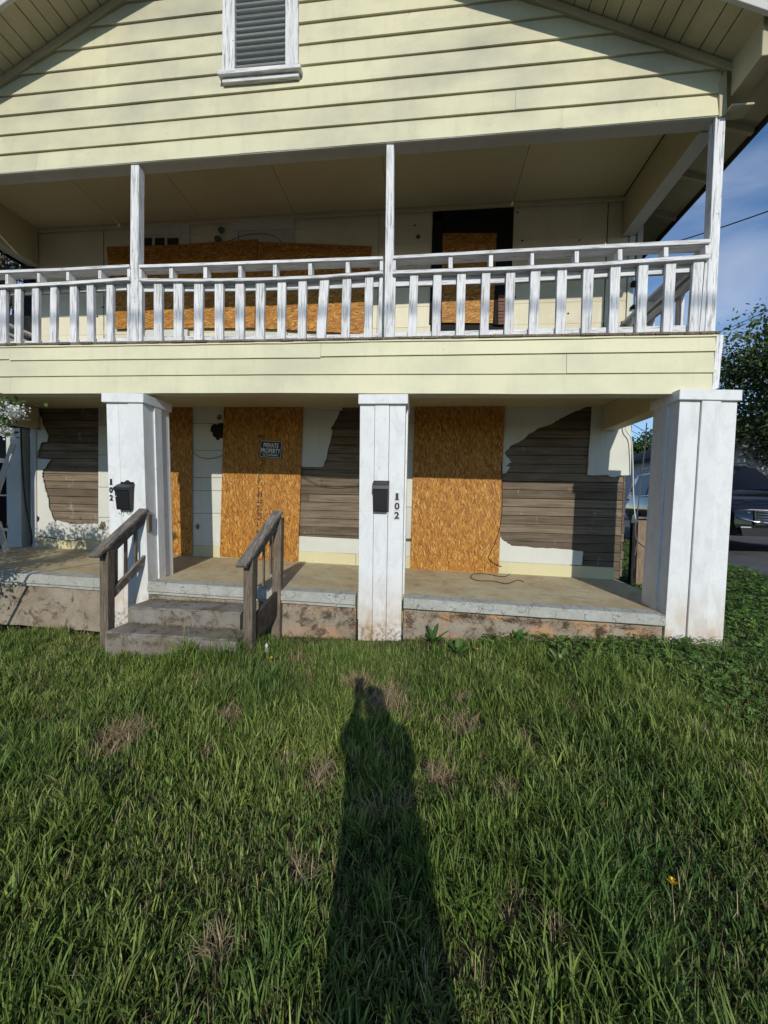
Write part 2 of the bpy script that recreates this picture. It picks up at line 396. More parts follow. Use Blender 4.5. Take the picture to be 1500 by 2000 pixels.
# lip: a rounded painted edge course with a seam
for a_, b_ in ((PX0, -3.50), (-2.985, -.688), (-.19, PX1-.06)):
    ribbon('slab_lip', [(.128, .0), (.0, -.008), (-.018, -.022), (-.022, -.105), (-.012, -.112), (.128, -.112)], a_, b_, LIP, fl, 24, .0018)
    if b_ < 0: ribbon('lower_lip', [(.0, -.114), (.0, -.142), (.12, -.142), (.12, -.114)], a_, b_, LIP, fl, 16, .002)
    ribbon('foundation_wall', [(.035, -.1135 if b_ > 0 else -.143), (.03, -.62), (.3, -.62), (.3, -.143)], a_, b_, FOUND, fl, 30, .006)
# ---- lower front wall: bare clapboards, row by row
low = group_part('lower_front_wall', house)
ztop = 2.95; exp_ = .121; z = .56; r = 0
while z < ztop:
    cuts = [XL] + sorted(random.uniform(-5.2, 1.2) for _ in range(2)) + [XR]
    for a, b in zip(cuts[:-1], cuts[1:]):
        if b-a > .25: lap('clapboard', a+.002, b-.002, z+.007+random.uniform(-.0015, .002), z+exp_-.001, YW, .009, OLDWOOD, low, .0012)
    z += exp_; r += 1
# lap boards end grain, broken corner
for k in range(15):
    zz = .60+k*.121
    box('corner_block', XR+.001, XR+.022+random.uniform(0, .02), YW-.01, YW+.07, zz, zz+.112, OLDWOOD, low, .002)
yb_ = YW-.030
def base(px):
    P = Q(px, yb_-.006); return P
# yellow baseboard all along, white board above it
def strip(name, x0, x1, h0, h1, y, th, mat, parent):
    n = max(2, int((x1-x0)/.4)); top = [(x0+(x1-x0)*i/n, deckz(x0+(x1-x0)*i/n)+h1+random.uniform(-.003, .003)) for i in range(n+1)]
    bot = [(x0+(x1-x0)*i/n, deckz(x0+(x1-x0)*i/n)+h0) for i in range(n+1)]
    return slab(name, bot+top[::-1], y, th, mat, parent)
for a, b in ((XL+.02, -3.7), (-3.695, -1.0), (-.995, 2.62)): strip('baseboard', a, b, .0, .165, YW-.034, .03, YELLOW, low)
for a, b in ((XL+.02, -2.3), (-2.295, .9), (.905, 2.03)): strip('lower_siding_board', a, b, .168, .385, YW-.028, .02, CREAM_WALL, low)
# ragged remains of the pale siding sheets
def jag(pts, amp=1.6, n=3):
    out = []
    for i, p in enumerate(pts):
        q = pts[(i+1) % len(pts)]; out.append(p)
        for k in range(1, n+1):
            t = k/(n+1); out.append((p[0]+(q[0]-p[0])*t+random.uniform(-amp, amp), p[1]+(q[1]-p[1])*t+random.uniform(-amp, amp)))
    return out
sheets = [
 # left bay, ragged left edge piece
 [(60, 790), (76, 806), (82, 826), (94, 850), (93, 862), (80, 865), (72, 886), (72, 895), (99, 898), (83, 918), (82, 932), (87, 948), (92, 970), (97, 996), (107, 1019), (115, 1017), (143, 1024), (182, 1023), (192, 1022), (192, 1034), (60, 1034)],
 # centre bay
 [(560, 800), (663, 802), (660, 812), (646, 835), (649, 843), (640, 880), (632, 911), (610, 912), (560, 910)],
 # right bay, upper left
 [(960, 760), (1150, 770), (1158, 790), (1146, 794), (1115, 807), (1093, 818), (1083, 825), (1050, 837), (1032, 848), (1017, 861), (1000, 869), (986, 884), (990, 893), (1000, 903), (988, 909), (996, 913), (988, 924), (960, 926)],
 # right bay, lower corner
 [(960, 1040), (976, 1048), (985, 1057), (999, 1066), (1060, 1070), (1100, 1073), (1139, 1077), (1136, 1104), (960, 1094)],
 # right bay, upper right sheet
 [(1159, 770), (1232, 770), (1232, 928), (1190, 931), (1188, 928), (1147, 927), (1150, 880)],
]
for i, s_ in enumerate(sheets):
    slab('torn_underlay', Q(jag(s_, 2.6, 4), YW-.0215), YW-.0215, .004, UNDERLAY, low)
    slab('torn_siding_sheet', Q(jag(s_, 1.5, 3), YW-.03), YW-.03, .008, CREAM_WALL, low)
# rows of pale siding still in place between the boards
def rows(x0, x1, ys, y=YW-.026):
    for a, b in zip(ys[:-1], ys[1:]):
        slab('siding_panel', Q([(x0, a+.8), (x1, a+.8), (x1, b), (x0, b)], y-.004*random.random()), y-.004*random.random(), .01, CREAM_WALL, low, .0015)
rows(192, 340, [784, 830, 888, 951, 1010, 1036]); rows(374, 440, [776, 827, 879, 932, 958, 1002, 1058])
rows(755, 815, [776, 826, 880, 934, 990, 1052]); rows(1157, 1160, [776, 790])
slab('head_trim', Q([(585, 770), (668, 770), (668, 801), (585, 801)], YW-.04), YW-.04, .02, CREAM_WALL, low, .002)
def blob(px, py, rx, ry, Y, mat, parent, name, n=16, th=.003):
    pts = []
    for k in range(n):
        t = 2*math.pi*k/n; q = random.uniform(.68, 1.15); pts.append((px+rx*q*math.cos(t), py+ry*q*math.sin(t)))
    return slab(name, Q(pts, Y), Y, th, mat, parent)
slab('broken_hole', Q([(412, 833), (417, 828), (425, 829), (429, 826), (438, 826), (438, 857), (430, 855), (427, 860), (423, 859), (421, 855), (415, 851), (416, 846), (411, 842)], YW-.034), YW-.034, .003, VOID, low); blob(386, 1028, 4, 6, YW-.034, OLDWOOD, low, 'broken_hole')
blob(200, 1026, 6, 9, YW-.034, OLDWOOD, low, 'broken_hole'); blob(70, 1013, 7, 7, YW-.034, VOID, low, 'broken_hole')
blob(429, 815, 6, 6, YW-.034, OLDWOOD, low, 'stain_patch', 12)
# corner post at the left end of the wall
box('corner_board', XL-.03, XL+.05, YW-.05, YW+.04, .69, 2.95, TRIM, low)
box('corner_board', XL-.42, XL-.16, YW-.1, YW+.05, .2, 2.6, TRIM, low)
# ---- porch beam and ceiling under the balcony
pc = group_part('porch_ceiling', house)

box('ceiling_sheet', XL, XR, YB+.17, YW+.02, 2.93, 2.96, CREAM_CEIL, pc)
box('end_beam', XR-.32, XR-.14, YB+.17, YW-.05, 2.60, 2.925, CREAM_CEIL, pc, .004)
box('end_beam', XL-.06, XL+.12, YB+.17, YW-.055, 2.60, 2.925, CREAM_CEIL, pc, .004)
# ---- band of lapped siding
band = group_part('balcony_band', house)
bl = [[(0, 702.7), (500, 698), (627, 697), (1000, 691.7), (1397, 686.7)], [(0, 736), (500, 732), (1000, 730.7), (1395, 728)], [(0, 769.5), (500, 768), (1000, 770.2), (1393, 770.5)]]
tops = [[(0, 680), (500, 673), (1000, 664.5), (1399, 658.5)]] + bl[:2]
def zline(pts, Y):
    P = [U(x, y, Y) for x, y in pts]; xs = [p.x for p in P]; zs = [p.z for p in P]
    def f(x):
        x_ = min(max(x, xs[0]-3), xs[-1]+1)
        if x_ < xs[0]: return zs[0]+(zs[1]-zs[0])/(xs[1]-xs[0])*(x_-xs[0])
        return float(np.interp(x_, xs, zs))
    return f
def lapline(name, x0, x1, fb, ft, y, drop, mat, parent, over=.01, jit=.0012, dz=0):
    n = max(2, int((x1-x0)/.3)+1); V, F = [], []
    for i in range(n):
        x = x0+(x1-x0)*i/(n-1); k = random.uniform(-jit, jit)
        V += [(x, y-drop+k, fb(x)+dz+random.uniform(-jit, jit)), (x, y+k*.3, ft(x)+over), (x, y+.014, ft(x)+over), (x, y+.014, fb(x)+dz)]
    for i in range(n-1):
        a = 4*i; b = a+4; F += [[a, b, b+1, a+1], [a+1, b+1, b+2, a+2], [a+3, b+3, b, a], [a+2, b+2, b+3, a+3]]
    F += [[0, 1, 2, 3], [4*n-4, 4*n-3, 4*n-2, 4*n-1]]
    return fixn(obj(name, V, F, mat, parent))
XBR = U(1398, 700, YB).x
for i in range(3):
    fb, ft = zline(bl[i], YB), zline(tops[i], YB)
    xs = [XL-.1] + [[U(21, 700, YB).x, U(627, 690, YB).x], [U(1105, 730, YB).x], [U(23, 750, YB).x]][i] + [XBR]
    for k, (a, b) in enumerate(zip(xs[:-1], xs[1:])):
        lapline('siding_board', a+.0015, b-.0015, fb, ft, YB+random.uniform(-.001, .001), .018, CREAM_BAND, band, dz=-.012 if (i == 0 and k == 1) else 0)
fb3 = zline(bl[2], YB)
nb_ = 24; V = []; F = []
for i in range(nb_+1):
    x = XL-.1+(XR-.1-XL)*i/nb_; V += [(x, YB+.0145, fb3(x)+.003), (x, YB+.15, fb3(x)+.003), (x, YB+.15, 2.95), (x, YB+.0145, 2.95)]
for i in range(nb_):
    for k in range(4): F.append([4*i+k, 4*i+(k+1) % 4, 4*i+4+(k+1) % 4, 4*i+4+k])
fixn(obj('front_beam', V, F, TRIM, pc))
ft = zline(tops[0], YB)
lapline('top_flashing', XL-.1, XBR+.005, lambda x: ft(x)+.003, lambda x: ft(x)+.02, YB-.014, .002, CREAM_BAND, band, 0, .004)
slab('corner_board', Q([(1400, 655), (1414, 653), (1404, 758), (1391, 762)], YB-.016), YB-.016, .11, WW_V, band, .003)
obj('band_backing', [(XL-.08, YB+.03, 2.93), (XBR, YB+.03, 2.93), (XBR, YB+.03, 3.21), (XL-.08, YB+.03, 3.21), (XBR, YW, 2.9), (XBR, YW, 3.21)], [[0, 1, 2, 3], [1, 4, 5, 2]], TRIM, band)
# ---- balcony floor boards
bf = group_part('balcony_floor', house)
x = XL-.08
while x < XBR-.02:
    wd = random.uniform(.125, .15); zt = ft(x)+.024
    box('floor_board', x+.002, min(x+wd-.003, XBR+.01), YB-.022-random.uniform(0, .012), YW+.02, zt, zt+.022, GREYV, bf, .002); x += wd
# ---- gable
gab = group_part('gable', house)
z0a, z0b = U(0, 341.5, YB), U(1405, 229, YB)
tl = (z0b.z-z0a.z)/(z0b.x-z0a.x); gz = lambda x: z0a.z+tl*(x-z0a.x)
S1, S2, XA, ZA = .455, .503, -1.80, 7.70
def rakez(x): return ZA-.455*(x-XA)-.005 if x > XA else ZA-.503*(XA-x)
SP = .2095; XGR = z0b.x
VX0, VX1, VZ0, VZ1 = -2.185, -1.42, 6.02, 7.05
for k in range(12):
    zb = k*SP; zt = zb+SP+.012
    def xr_at(zz): return min(XGR, XA+(ZA-(zz+gz(0)))/.455+.02)
    def xl_at(zz): return max(XL-.05, XA-(ZA-(zz+gz(0)))/.503-.02)
    xb0, xb1, xt0, xt1 = xl_at(zb), xr_at(zb), xl_at(zt), xr_at(zt)
    if xb1-xb0 < .3: break
    seams = [[1.22, -4.4], [.78], [], [], [], [], [], [], [], [], [], []][k]
    segs = []
    zlo, zhi = zb+gz(0), zt+gz(0)
    if zlo > VZ0-.06 and zlo < VZ1: segs = [(xb0, VX0), (VX1, xb1)]
    else: segs = [(xb0, xb1)]
    for a, b in segs:
        cc = [a]+sorted(q for q in seams if a+.2 < q < b-.2)+[b]
        for p, q in zip(cc[:-1], cc[1:]):
            lap('siding_board', p+(.001 if p != xb0 else 0), q-.001, zb, zt, YB, .022, CREAM, gab, .0015, xt0-xb0 if p == xb0 else 0, xt1-xb1 if q == xb1 else 0, gz)
# frieze boards under the rake
def rakebeam(name, xa, xb, off, wdt, y, th, mat, parent):
    f = (lambda x: rakez(x)-off)
    return slab(name, [(xa, f(xa)-wdt), (xb, f(xb)-wdt), (xb, f(xb)), (xa, f(xa))], y, th, mat, parent, .002)
rakebeam('rake_frieze', XA+.01, 2.70, -.0, .075, YB-.045, .05, SOFFIT, gab); rakebeam('rake_frieze', XL-.05, XA-.01, -.0, .085, YB-.045, .05, SOFFIT, gab)
slab('corner_board', Q([(1406, 160), (1420, 130), (1420, 222), (1405, 228)], YB-.03), YB-.03, .06, SOFFIT, gab, .002)
# beam under the gable
def gbeam(name, y0, y1, za, zb, mat, parent, x0=XL-.05, x1=XGR-.005):
    V = [(x, y, gz(x)+zz) for zz in (za, zb) for y in (y0, y1) for x in (x0, x1)]
    return fixn(obj(name, V, [[0, 1, 3, 2], [4, 5, 7, 6], [0, 1, 5, 4], [2, 3, 7, 6], [0, 2, 6, 4], [1, 3, 7, 5]], mat, parent))
gbeam('front_beam', YB+.013, YB+.135, .002, .53, TRIM, gab)
gbeam('beam_drip_edge', YB-.016, YB+.012, -.006, .001, WHITE_D, gab)
# ---- vent in the gable
gv_ = group_part('gable_vent', house)
yv = YB-.045
slab('casing', Q([(434, -90), (458, -90), (458, 136), (434, 140)], yv), yv, .05, WW_V, gv_, .003)
slab('casing', Q([(557, -90), (582, -90), (582, 124), (557, 127)], yv), yv, .05, WW_V, gv_, .003)
pv = [U(427, 140, yv-.03), U(588, 126, yv-.03)]
beam('sill', (pv[0].x, yv-.005, pv[0].z-.03), (pv[1].x, yv-.005, pv[1].z-.03), .10, .042, WW_H, gv_)
beam('sill_apron', (pv[0].x+.03, yv+.01, pv[0].z-.075), (pv[1].x-.03, yv+.01, pv[1].z-.075), .05, .04, WW_H, gv_)
vx0, vx1 = U(457, 60, yv).x, U(558, 60, yv).x
for k in range(17):
    zz = pv[0].z+.03+k*.062
    p = Vector(((vx0+vx1)/2, yv+.05, zz+.02)); V, F = cbox(p, Vector(((vx1-vx0)/2, 0, 0)), Vector((0, .032, .026)), Vector((0, -.004, .005)), .001)
    fixn(obj('louvre', V, F, WHITE_D, gv_))
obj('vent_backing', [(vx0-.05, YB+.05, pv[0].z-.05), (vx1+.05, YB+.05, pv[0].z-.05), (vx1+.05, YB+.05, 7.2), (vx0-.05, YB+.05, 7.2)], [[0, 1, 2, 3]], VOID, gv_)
# insect screen of real wires
V, F = [], []
def wire(x0, z0, x1, z1, t=.0011):
    a = len(V); y = yv+.006
    if abs(x1-x0) > abs(z1-z0): V.extend([(x0, y, z0-t), (x1, y, z1-t), (x1, y, z1+t), (x0, y, z0+t)])
    else: V.extend([(x0-t, y, z0), (x0+t, y, z0), (x1+t, y, z1), (x1-t, y, z1)])
    F.append([a, a+1, a+2, a+3])
xx = vx0
while xx < vx1: wire(xx, pv[0].z, xx, 7.1); xx += .012
zz = pv[0].z
while zz < 6.9: wire(vx0, zz, vx1, zz); zz += .012
scr = obj('insect_screen', V, F, VENTP, gv_)
# ---- roof: sheathing boards under the rakes, fascias, shingles
rf_ = group_part('roof', house)
YF = -.33                                            # outer face of the rake overhang
for side in (1, -1):
    sl = .455 if side > 0 else .503; u = Vector((side, 0, -sl)).normalized(); nrm = Vector((side*sl, 0, 1)).normalized()
    L_ = 5.05 if side > 0 else 5.2; d = .02
    while d < L_:
        wd = random.choice((.135, .14, .19, .145)); p = Vector((XA, 0, ZA))+u*(d+wd/2-.0025)+nrm*.01
        y0, y1 = YF, YB+.02
        V, F = cbox(Vector((p.x, (y0+y1)/2, p.z+random.uniform(-.002, .002))), u*(wd/2-.004), Vector((0, (y1-y0)/2, 0)), nrm*.009, .002)
        fixn(obj('sheathing_board', V, F, SOFFIT, rf_)); d += wd
    # shingle slab over everything
    L2 = 5.62
    a, b = Vector((XA, 0, ZA))+nrm*.03, Vector((XA, 0, ZA))+u*L2+nrm*.03
    V = [(q.x, y, q.z+h) for h in (0, .04) for y in (YF-.06, YB+.03) for q in (a, b)]
    rr_ = .34 if side < 0 else .18
    V2 = [(q.x, y, q.z+h+rr_) for h in (0, .04) for y in (YB+.031, 10.6) for q in (a, b)]
    fixn(obj('shingle_slope', V2, [[0, 1, 3, 2], [4, 5, 7, 6], [0, 1, 5, 4], [2, 3, 7, 6], [0, 2, 6, 4], [1, 3, 7, 5]], ROOF, rf_))
    fixn(obj('shingle_slope', V, [[0, 1, 3, 2], [4, 5, 7, 6], [0, 1, 5, 4], [2, 3, 7, 6], [0, 2, 6, 4], [1, 3, 7, 5]], ROOF, rf_))
    # barge board
    a, b = Vector((XA, YF-.02, ZA))+u*.02-nrm*.005, Vector((XA, YF-.02, ZA))+u*L2-nrm*.005
    V, F = cbox((a+b)/2, (b-a)/2, Vector((0, .018, 0)), nrm*.055, .003); fixn(obj('barge_board', V, F, TRIM, rf_))
    a2, b2 = a+nrm*.06+Vector((0, -.035, 0)), b+nrm*.06+Vector((0, -.035, 0))
    V, F = cbox((a2+b2)/2, (b2-a2)/2, Vector((0, .012, 0)), nrm*.032, .003); fixn(obj('drip_edge', V, F, METAL, rf_))
    # eave soffit and fascia along the side of the house
    xe = 3.24 if side > 0 else -6.82; ze = 5.44
    xi = XR if side > 0 else XL
    zi = 5.60
    obj('eave_soffit', [(xi, YB-.1, zi), (xe, YB-.1, ze), (xe, 10.5, ze), (xi, 10.5, zi)], [[0, 1, 2, 3]], SOFFIT, rf_)
    box('eave_fascia', xe-.005, xe+.02, YF-.05, 10.5, ze-.06, ze+.11, ROOF, rf_)
    if side > 0:
        box('eave_lookout', XR-.015, XR+.13, YF+.045, YB-.046, 5.345, 5.725, SOFFIT, rf_, .004)
        box('lookout_cap', XR-.03, XR+.16, YB-.09, YB+.05, 5.225, 5.245, SOFFIT, rf_)
    # rafter tails
    for k in range(9): yk = .5+k*.61; beam('rafter_tail', (xi, yk, zi-.03), (xe-.02*side, yk, ze-.02), .04, .09, SOFFIT, rf_)
# ---- balcony ceiling
bc = group_part('balcony_ceiling', house)
ZC = 5.715
cx = [XL+.05, -4.75, -3.42, -2.0, -.62, UZ(1018, 340, ZC).x, XR-.16]
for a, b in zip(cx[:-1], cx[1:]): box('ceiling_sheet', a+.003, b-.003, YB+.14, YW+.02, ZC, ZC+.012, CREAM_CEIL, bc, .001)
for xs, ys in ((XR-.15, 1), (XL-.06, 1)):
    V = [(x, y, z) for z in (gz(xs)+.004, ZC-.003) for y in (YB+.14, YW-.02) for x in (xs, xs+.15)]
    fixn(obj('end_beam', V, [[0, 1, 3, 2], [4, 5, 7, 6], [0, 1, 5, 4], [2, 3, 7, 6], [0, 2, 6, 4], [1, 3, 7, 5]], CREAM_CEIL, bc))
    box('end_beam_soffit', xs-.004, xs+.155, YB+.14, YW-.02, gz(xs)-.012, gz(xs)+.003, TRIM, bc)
tm = [U(68, 447, YW-.04), U(1243, 391, YW-.04)]
beam('ceiling_trim', (tm[0].x, YW-.035, ZC-.03), (tm[1].x, YW-.035, ZC-.03), .03, .05, CREAM_CEIL, bc)
# ---- upper front wall
up = group_part('upper_front_wall', house)
ux = [XL+.03, U(203, 550, YW).x, U(738, 550, YW).x, U(843, 550, YW).x, U(999, 550, YW).x, U(1182, 550, YW).x, XR-.06]
for i, (a, b) in enumerate(zip(ux[:-1], ux[1:])):
    zz = 3.20; k = 0
    while zz < ZC-.02:
        zt = min(zz+.29, ZC)
        if i != 3: lap('siding_board', a+.003, b-.003, zz, zt, YW, .004, CREAM_UP, up, .001)
        zz += .29
    if i in (0, 4): box('seam_batten', b-.006, b+.006, YW-.004, YW+.02, 3.2, ZC-.06, CHAR, up, .001)
box('corner_board', XR-.055, XR+.02, YW-.02, YW+.02, 3.2, 5.20, CREAM_WALL, up)
box('corner_board', XR+.05, XR+.12, YW-.01, YW+.02, 3.2, 5.35, TRIM, up)
box('corner_board', XL-.16, XL-.02, YW-.04, YW+.03, 3.2, 5.2, CHAR, up)
# charred doorway
yd = YW-.02
for pts in ([(846, 403), (863.5, 404), (863, 633), (838, 633)], [(972, 399), (995, 397), (983, 470), (983, 634), (964, 634)], [(846, 403), (995, 397), (994, 424), (847, 430)]):
    slab('charred_door_frame', Q(pts, yd if len(pts) == 4 and pts[0][1] < 402 else yd-.002), yd-(.002 if pts[0][1] > 402 else 0), .12, CHAR, up, .003)
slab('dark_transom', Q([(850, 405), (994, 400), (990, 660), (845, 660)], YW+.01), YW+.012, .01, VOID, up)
for k in range(9):
    q = U(980, 580+k*6.4, yd-.004); box('brick', q.x-.05, q.x+.045+random.uniform(0, .02), yd-.012-random.uniform(0, .01), yd+.05, q.z-.02, q.z+.02, BRICK, up, .003)
# transom windows behind the long board
def frame(x0, x1, y0, y1, t, y, parent):
    w_ = group_part('window', parent) if False else None
for (x0, x1, y0, y1, panes) in ((262, 370, 430, 520, [(264, 275), (279, 297), (302, 322), (326, 348)]), (453, 574, 420, 520, [(470, 560)])):
    yq = YW-.03
    slab('window_head', Q([(x0, y0), (x1, y0-2), (x1, y0+26), (x0, y0+30)], yq), yq, .035, WHITE_D, up, .003)
    slab('window_jamb', Q([(x1-16, y0+27), (x1, y0+26), (x1, y1), (x1-16, y1)], yq), yq, .035, WHITE_D, up, .003)
    slab('window_jamb', Q([(x0, y0+31), (x0+12, y0+30), (x0+12, y1), (x0, y1)], yq), yq, .035, WHITE_D, up, .003)
    for a, b in panes: slab('window_pane', Q([(a, y0+35), (b, y0+34), (b, y0+90), (a, y0+90)], yq+.016), yq+.016, .006, GLASS if len(panes) > 1 else WHITE_D, up)
    for (a, b), (c, d) in zip(panes[:-1], panes[1:]): slab('glazing_bar', Q([(b, y0+35), (c, y0+34), (c, y0+90), (b, y0+90)], yq+.006), yq+.006, .02, WHITE_D, up)
for (px, py, r_) in ((432, 448.6, .045), (425, 466.6, .05)):
    c = U(px, py, YW-.05); bm = bmesh.new(); bmesh.ops.create_cone(bm, cap_ends=True, segments=20, radius1=r_, radius2=r_*.9, depth=.03)
    bmesh.ops.inset_individual(bm, faces=[f for f in bm.faces if len(f.verts) > 4], thickness=.012, depth=-.02)
    bmesh.ops.rotate(bm, verts=bm.verts, matrix=Matrix.Rotation(R(90), 3, 'X')); bmesh.ops.translate(bm, verts=bm.verts, vec=c); bmobj('vent_pipe', bm, VENTP, up)
tube('loose_cable', curve_pts([U(440, 474, YW-.05), U(470, 462, YW-.05), U(500, 457, YW-.05), U(535, 461, YW-.05), U(553, 476, YW-.05)]), .004, CABLE, up)
blob(817, 462, 5, 5, YW-.012, OLDWOOD, up, 'stain_patch', 10, .004)
for px, py in ((1011, 415), (1020, 470), (1132, 469), (1007, 580), (1110, 612), (640, 560), (190, 618), (200, 600), (810, 440)): blob(px, py, 2, 2, YW-.006, CHAR, up, 'nail_hole', 8, .002)
slab('splintered_gap', Q(jag([(1213, 628), (1240, 624), (1240, 630), (1215, 633)], 2, 2), YW-.012), YW-.012, .003, CHAR, up)
c = U(1238, 554, YW-.04); box('wire_bracket', c.x-.03, c.x+.03, YW-.07, YW-.005, c.z-.04, c.z+.03, CHAR, up, .008)
c = U(1238, 600, YW-.04); box('wire_bracket', c.x-.04, c.x+.03, YW-.09, YW-.005, c.z-.015, c.z+.015, CHAR, up, .004)

# ================================================================== PILLARS (parts of the house)
def lerp(a, b, t): return a+(b-a)*t
def pillar(tl_, tr_, bl_, br_, depth, parent, splits, batten, capx, cap_y, base_z, sides=(1, 1)):
    """front corners given at top and bottom on plane Y=0; boards front and sides, batten, cap"""
    g = group_part('pillar', parent)
    T0, T1, B0, B1 = U(*tl_, 0), U(*tr_, 0), U(*bl_, 0), U(*br_, 0)
    def ext(t, b):                                   # carry the edge on into the ground
        s = (base_z-b.z)/(t.z-b.z); return b+(t-b)*s
    B0, B1 = ext(T0, B0), ext(T1, B1)
    for (a, b), pr in zip(splits, batten):
        p = [lerp(B0, B1, a+.004), lerp(B0, B1, b-.004), lerp(T0, T1, b-.004), lerp(T0, T1, a+.004)]
        slab('front_board', [(v.x, v.z) for v in p], 0-pr, .03+pr, PILLAR, g, .0025)
    for (t, b, s) in ((T0, B0, -1), (T1, B1, 1)):
        for (y0, y1, pr) in ((.032, .15, 0), (.152, .262, .018), (.264, depth, 0)):
            V = []
            for q in (b, t):
                for y in (y0, y1):
                    for xo in (s*(pr+.0), -s*.025): V.append((q.x+xo-s*.002, y, q.z))
            fixn(obj('side_board', V, [[0, 1, 3, 2], [4, 5, 7, 6], [0, 1, 5, 4], [2, 3, 7, 6], [0, 2, 6, 4], [1, 3, 7, 5]], PILLAR, g))
    V = [(q.x-s*.027*0, y, q.z) for q in (B0, B1, T0, T1) for y, s in ((depth+.001, 1), (depth+.02, 1))]
    fixn(obj('back_board', V, [[0, 1, 3, 2], [4, 5, 7, 6], [0, 1, 5, 4], [2, 3, 7, 6], [0, 2, 6, 4], [1, 3, 7, 5]], PILLAR, g))
    c0, c1 = U(capx[0], cap_y[0], -.035), U(capx[1], cap_y[1], -.035); zb = T0.z-.002
    z1 = lambda x: c0.z+(c1.z-c0.z)*(x-c0.x)/(c1.x-c0.x)
    V = []
    for zz in (0, 1):
        for y in (-.035, depth+.045):
            for x in (c0.x, c1.x): V.append((x, y, (z1(x)-.002 if zz else z1(x)-.098)))
    o = fixn(obj('cap_moulding', V, [[0, 1, 3, 2], [4, 5, 7, 6], [0, 1, 5, 4], [2, 3, 7, 6], [0, 2, 6, 4], [1, 3, 7, 5]], PILLAR, g))
    bm = bmesh.new(); bm.from_mesh(o.data); bmesh.ops.bevel(bm, geom=list(bm.edges), offset=.004, segments=1, affect='EDGES'); bm.to_mesh(o.data); bm.free()
    return g
third = [(0, .33), (.33, .65), (.65, 1)]
pC = pillar((703, 778), (793, 778), (699, 1233), (783.5, 1240), .40, house, third, (0, .006, 0), (700, 797), (769.5, 769), .05)
pL = pillar((207, 778), (280, 778), (216, 1120), (291.7, 1168), .40, house, [(0, .33), (.33, .60), (.60, 1)], (0, .002, .012), (197.5, 279.5), (767, 768), .0)
pR = pillar((1328.5, 772), (1441, 773), (1297, 1250), (1413, 1233), .40, house, [(0, .365), (.365, .70), (.70, 1)], (0, .020, .004), (1328, 1451), (759, 761), .15)
def flatpillar(x0, x1, parent):                       # the far left pillar, outside the picture, its shade falls on the porch
    g = group_part('pillar', parent)
    for k in range(3): box('front_board', lerp(x0, x1, k/3)+.002, lerp(x0, x1, (k+1)/3)-.002, -.005*(k == 1), .03, -.1, 2.6, PILLAR, g)
    for s in (0, 1): box('side_board', (x0, x1-.03)[s], (x0+.03, x1)[s], .032, .40, -.1, 2.6, PILLAR, g)
    box('cap_moulding', x0-.03, x1+.03, -.035, .44, 2.6, 2.69, PILLAR, g)
flatpillar(-6.5, -6.02, house)

# ================================================================== BALCONY POSTS AND RAILING
YP = YB-.01
def post(x0t, x1t, x0b, x1b, yt, ybt, dep, parent, y=YP):
    a, b = U(x0t, yt, y), U(x1t, yt, y); c, d = U(x0b, ybt, y), U(x1b, ybt, y)
    V = [(p.x, yy, p.z) for p in (c, d, a, b) for yy in (y, y+dep)]
    o = fixn(obj('post', V, [[0, 2, 3, 1], [4, 6, 7, 5], [0, 2, 6, 4], [1, 3, 7, 5], [0, 1, 5, 4], [2, 3, 7, 6]], WW_V, parent))
    bm = bmesh.new(); bm.from_mesh(o.data); bmesh.ops.bevel(bm, geom=list(bm.edges), offset=.004, segments=1, affect='EDGES'); bm.to_mesh(o.data); bm.free()
    return o
rail = group_part('balcony_railing', house)
post(255, 271, 253, 269, 322, 669, .09, house); post(755, 769.5, 750, 768, 282, 660, .09, house); post(1398, 1418, 1377, 1397, 229, 655, .09, house)
box('post', XL-.02, XL+.07, YP, YP+.09, 3.2, 5.17, WW_V, house)
yr = YP-.002
def railbar(name, pts, hpx, dep, y, mat):
    """bar given by its top edge in px at a few points, height in px, depth in metres"""
    P = [U(a, b, y) for a, b in pts]; Pb = [U(a, b+(hpx if not isinstance(hpx, (list, tuple)) else hpx[i]), y) for i, (a, b) in enumerate(pts)]
    V, F = [], []
    for t, b in zip(P, Pb): V += [(t.x, y, t.z), (t.x, y+dep, t.z), (t.x, y+dep, b.z), (t.x, y, b.z)]
    n = len(P)
    for i in range(n-1):
        for k in range(4): F.append([4*i+k, 4*i+(k+1) % 4, 4*i+4+(k+1) % 4, 4*i+4+k])
    F += [[0, 1, 2, 3], [4*n-4, 4*n-3, 4*n-2, 4*n-1]]
    o = fixn(obj(name, V, F, mat, rail))
    bm = bmesh.new(); bm.from_mesh(o.data); bmesh.ops.bevel(bm, geom=[e for e in bm.edges if abs((e.verts[0].co-e.verts[1].co).x) > .05], offset=.0025, segments=1, affect='EDGES'); bm.to_mesh(o.data); bm.free()
    return o
CAPD = .14
railbar('top_rail', [(-60, 530), (0, 527.5), (120, 523), (252, 516)], 5.5, CAPD, yr-.03, WW_H)
railbar('middle_rail', [(-60, 559), (0, 556), (130, 549.5), (252, 541)], 6, CAPD, yr-.03, WW_H)
railbar('back_rail', [(-60, 570), (17, 566), (130, 560), (247, 556)], 10.5, .038, yr+.05, WW_H)
railbar('bottom_rail', [(-60, 671), (17, 667), (130, 664), (248, 659)], 9, .038, yr+.045, WW_C)
railbar('top_rail', [(271, 516.7), (390, 513), (500, 509), (748, 500)], 5.8, CAPD, yr-.03, WW_H)
railbar('middle_rail', [(271, 543.3), (390, 544), (500, 542), (633, 536.7), (748, 528.3)], 5.8, CAPD, yr-.03, WW_H)
railbar('back_rail', [(281, 556.7), (390, 556), (478, 555), (600, 551), (740, 543)], [13, 13, 13, 14, 17], .038, yr+.05, WW_H)
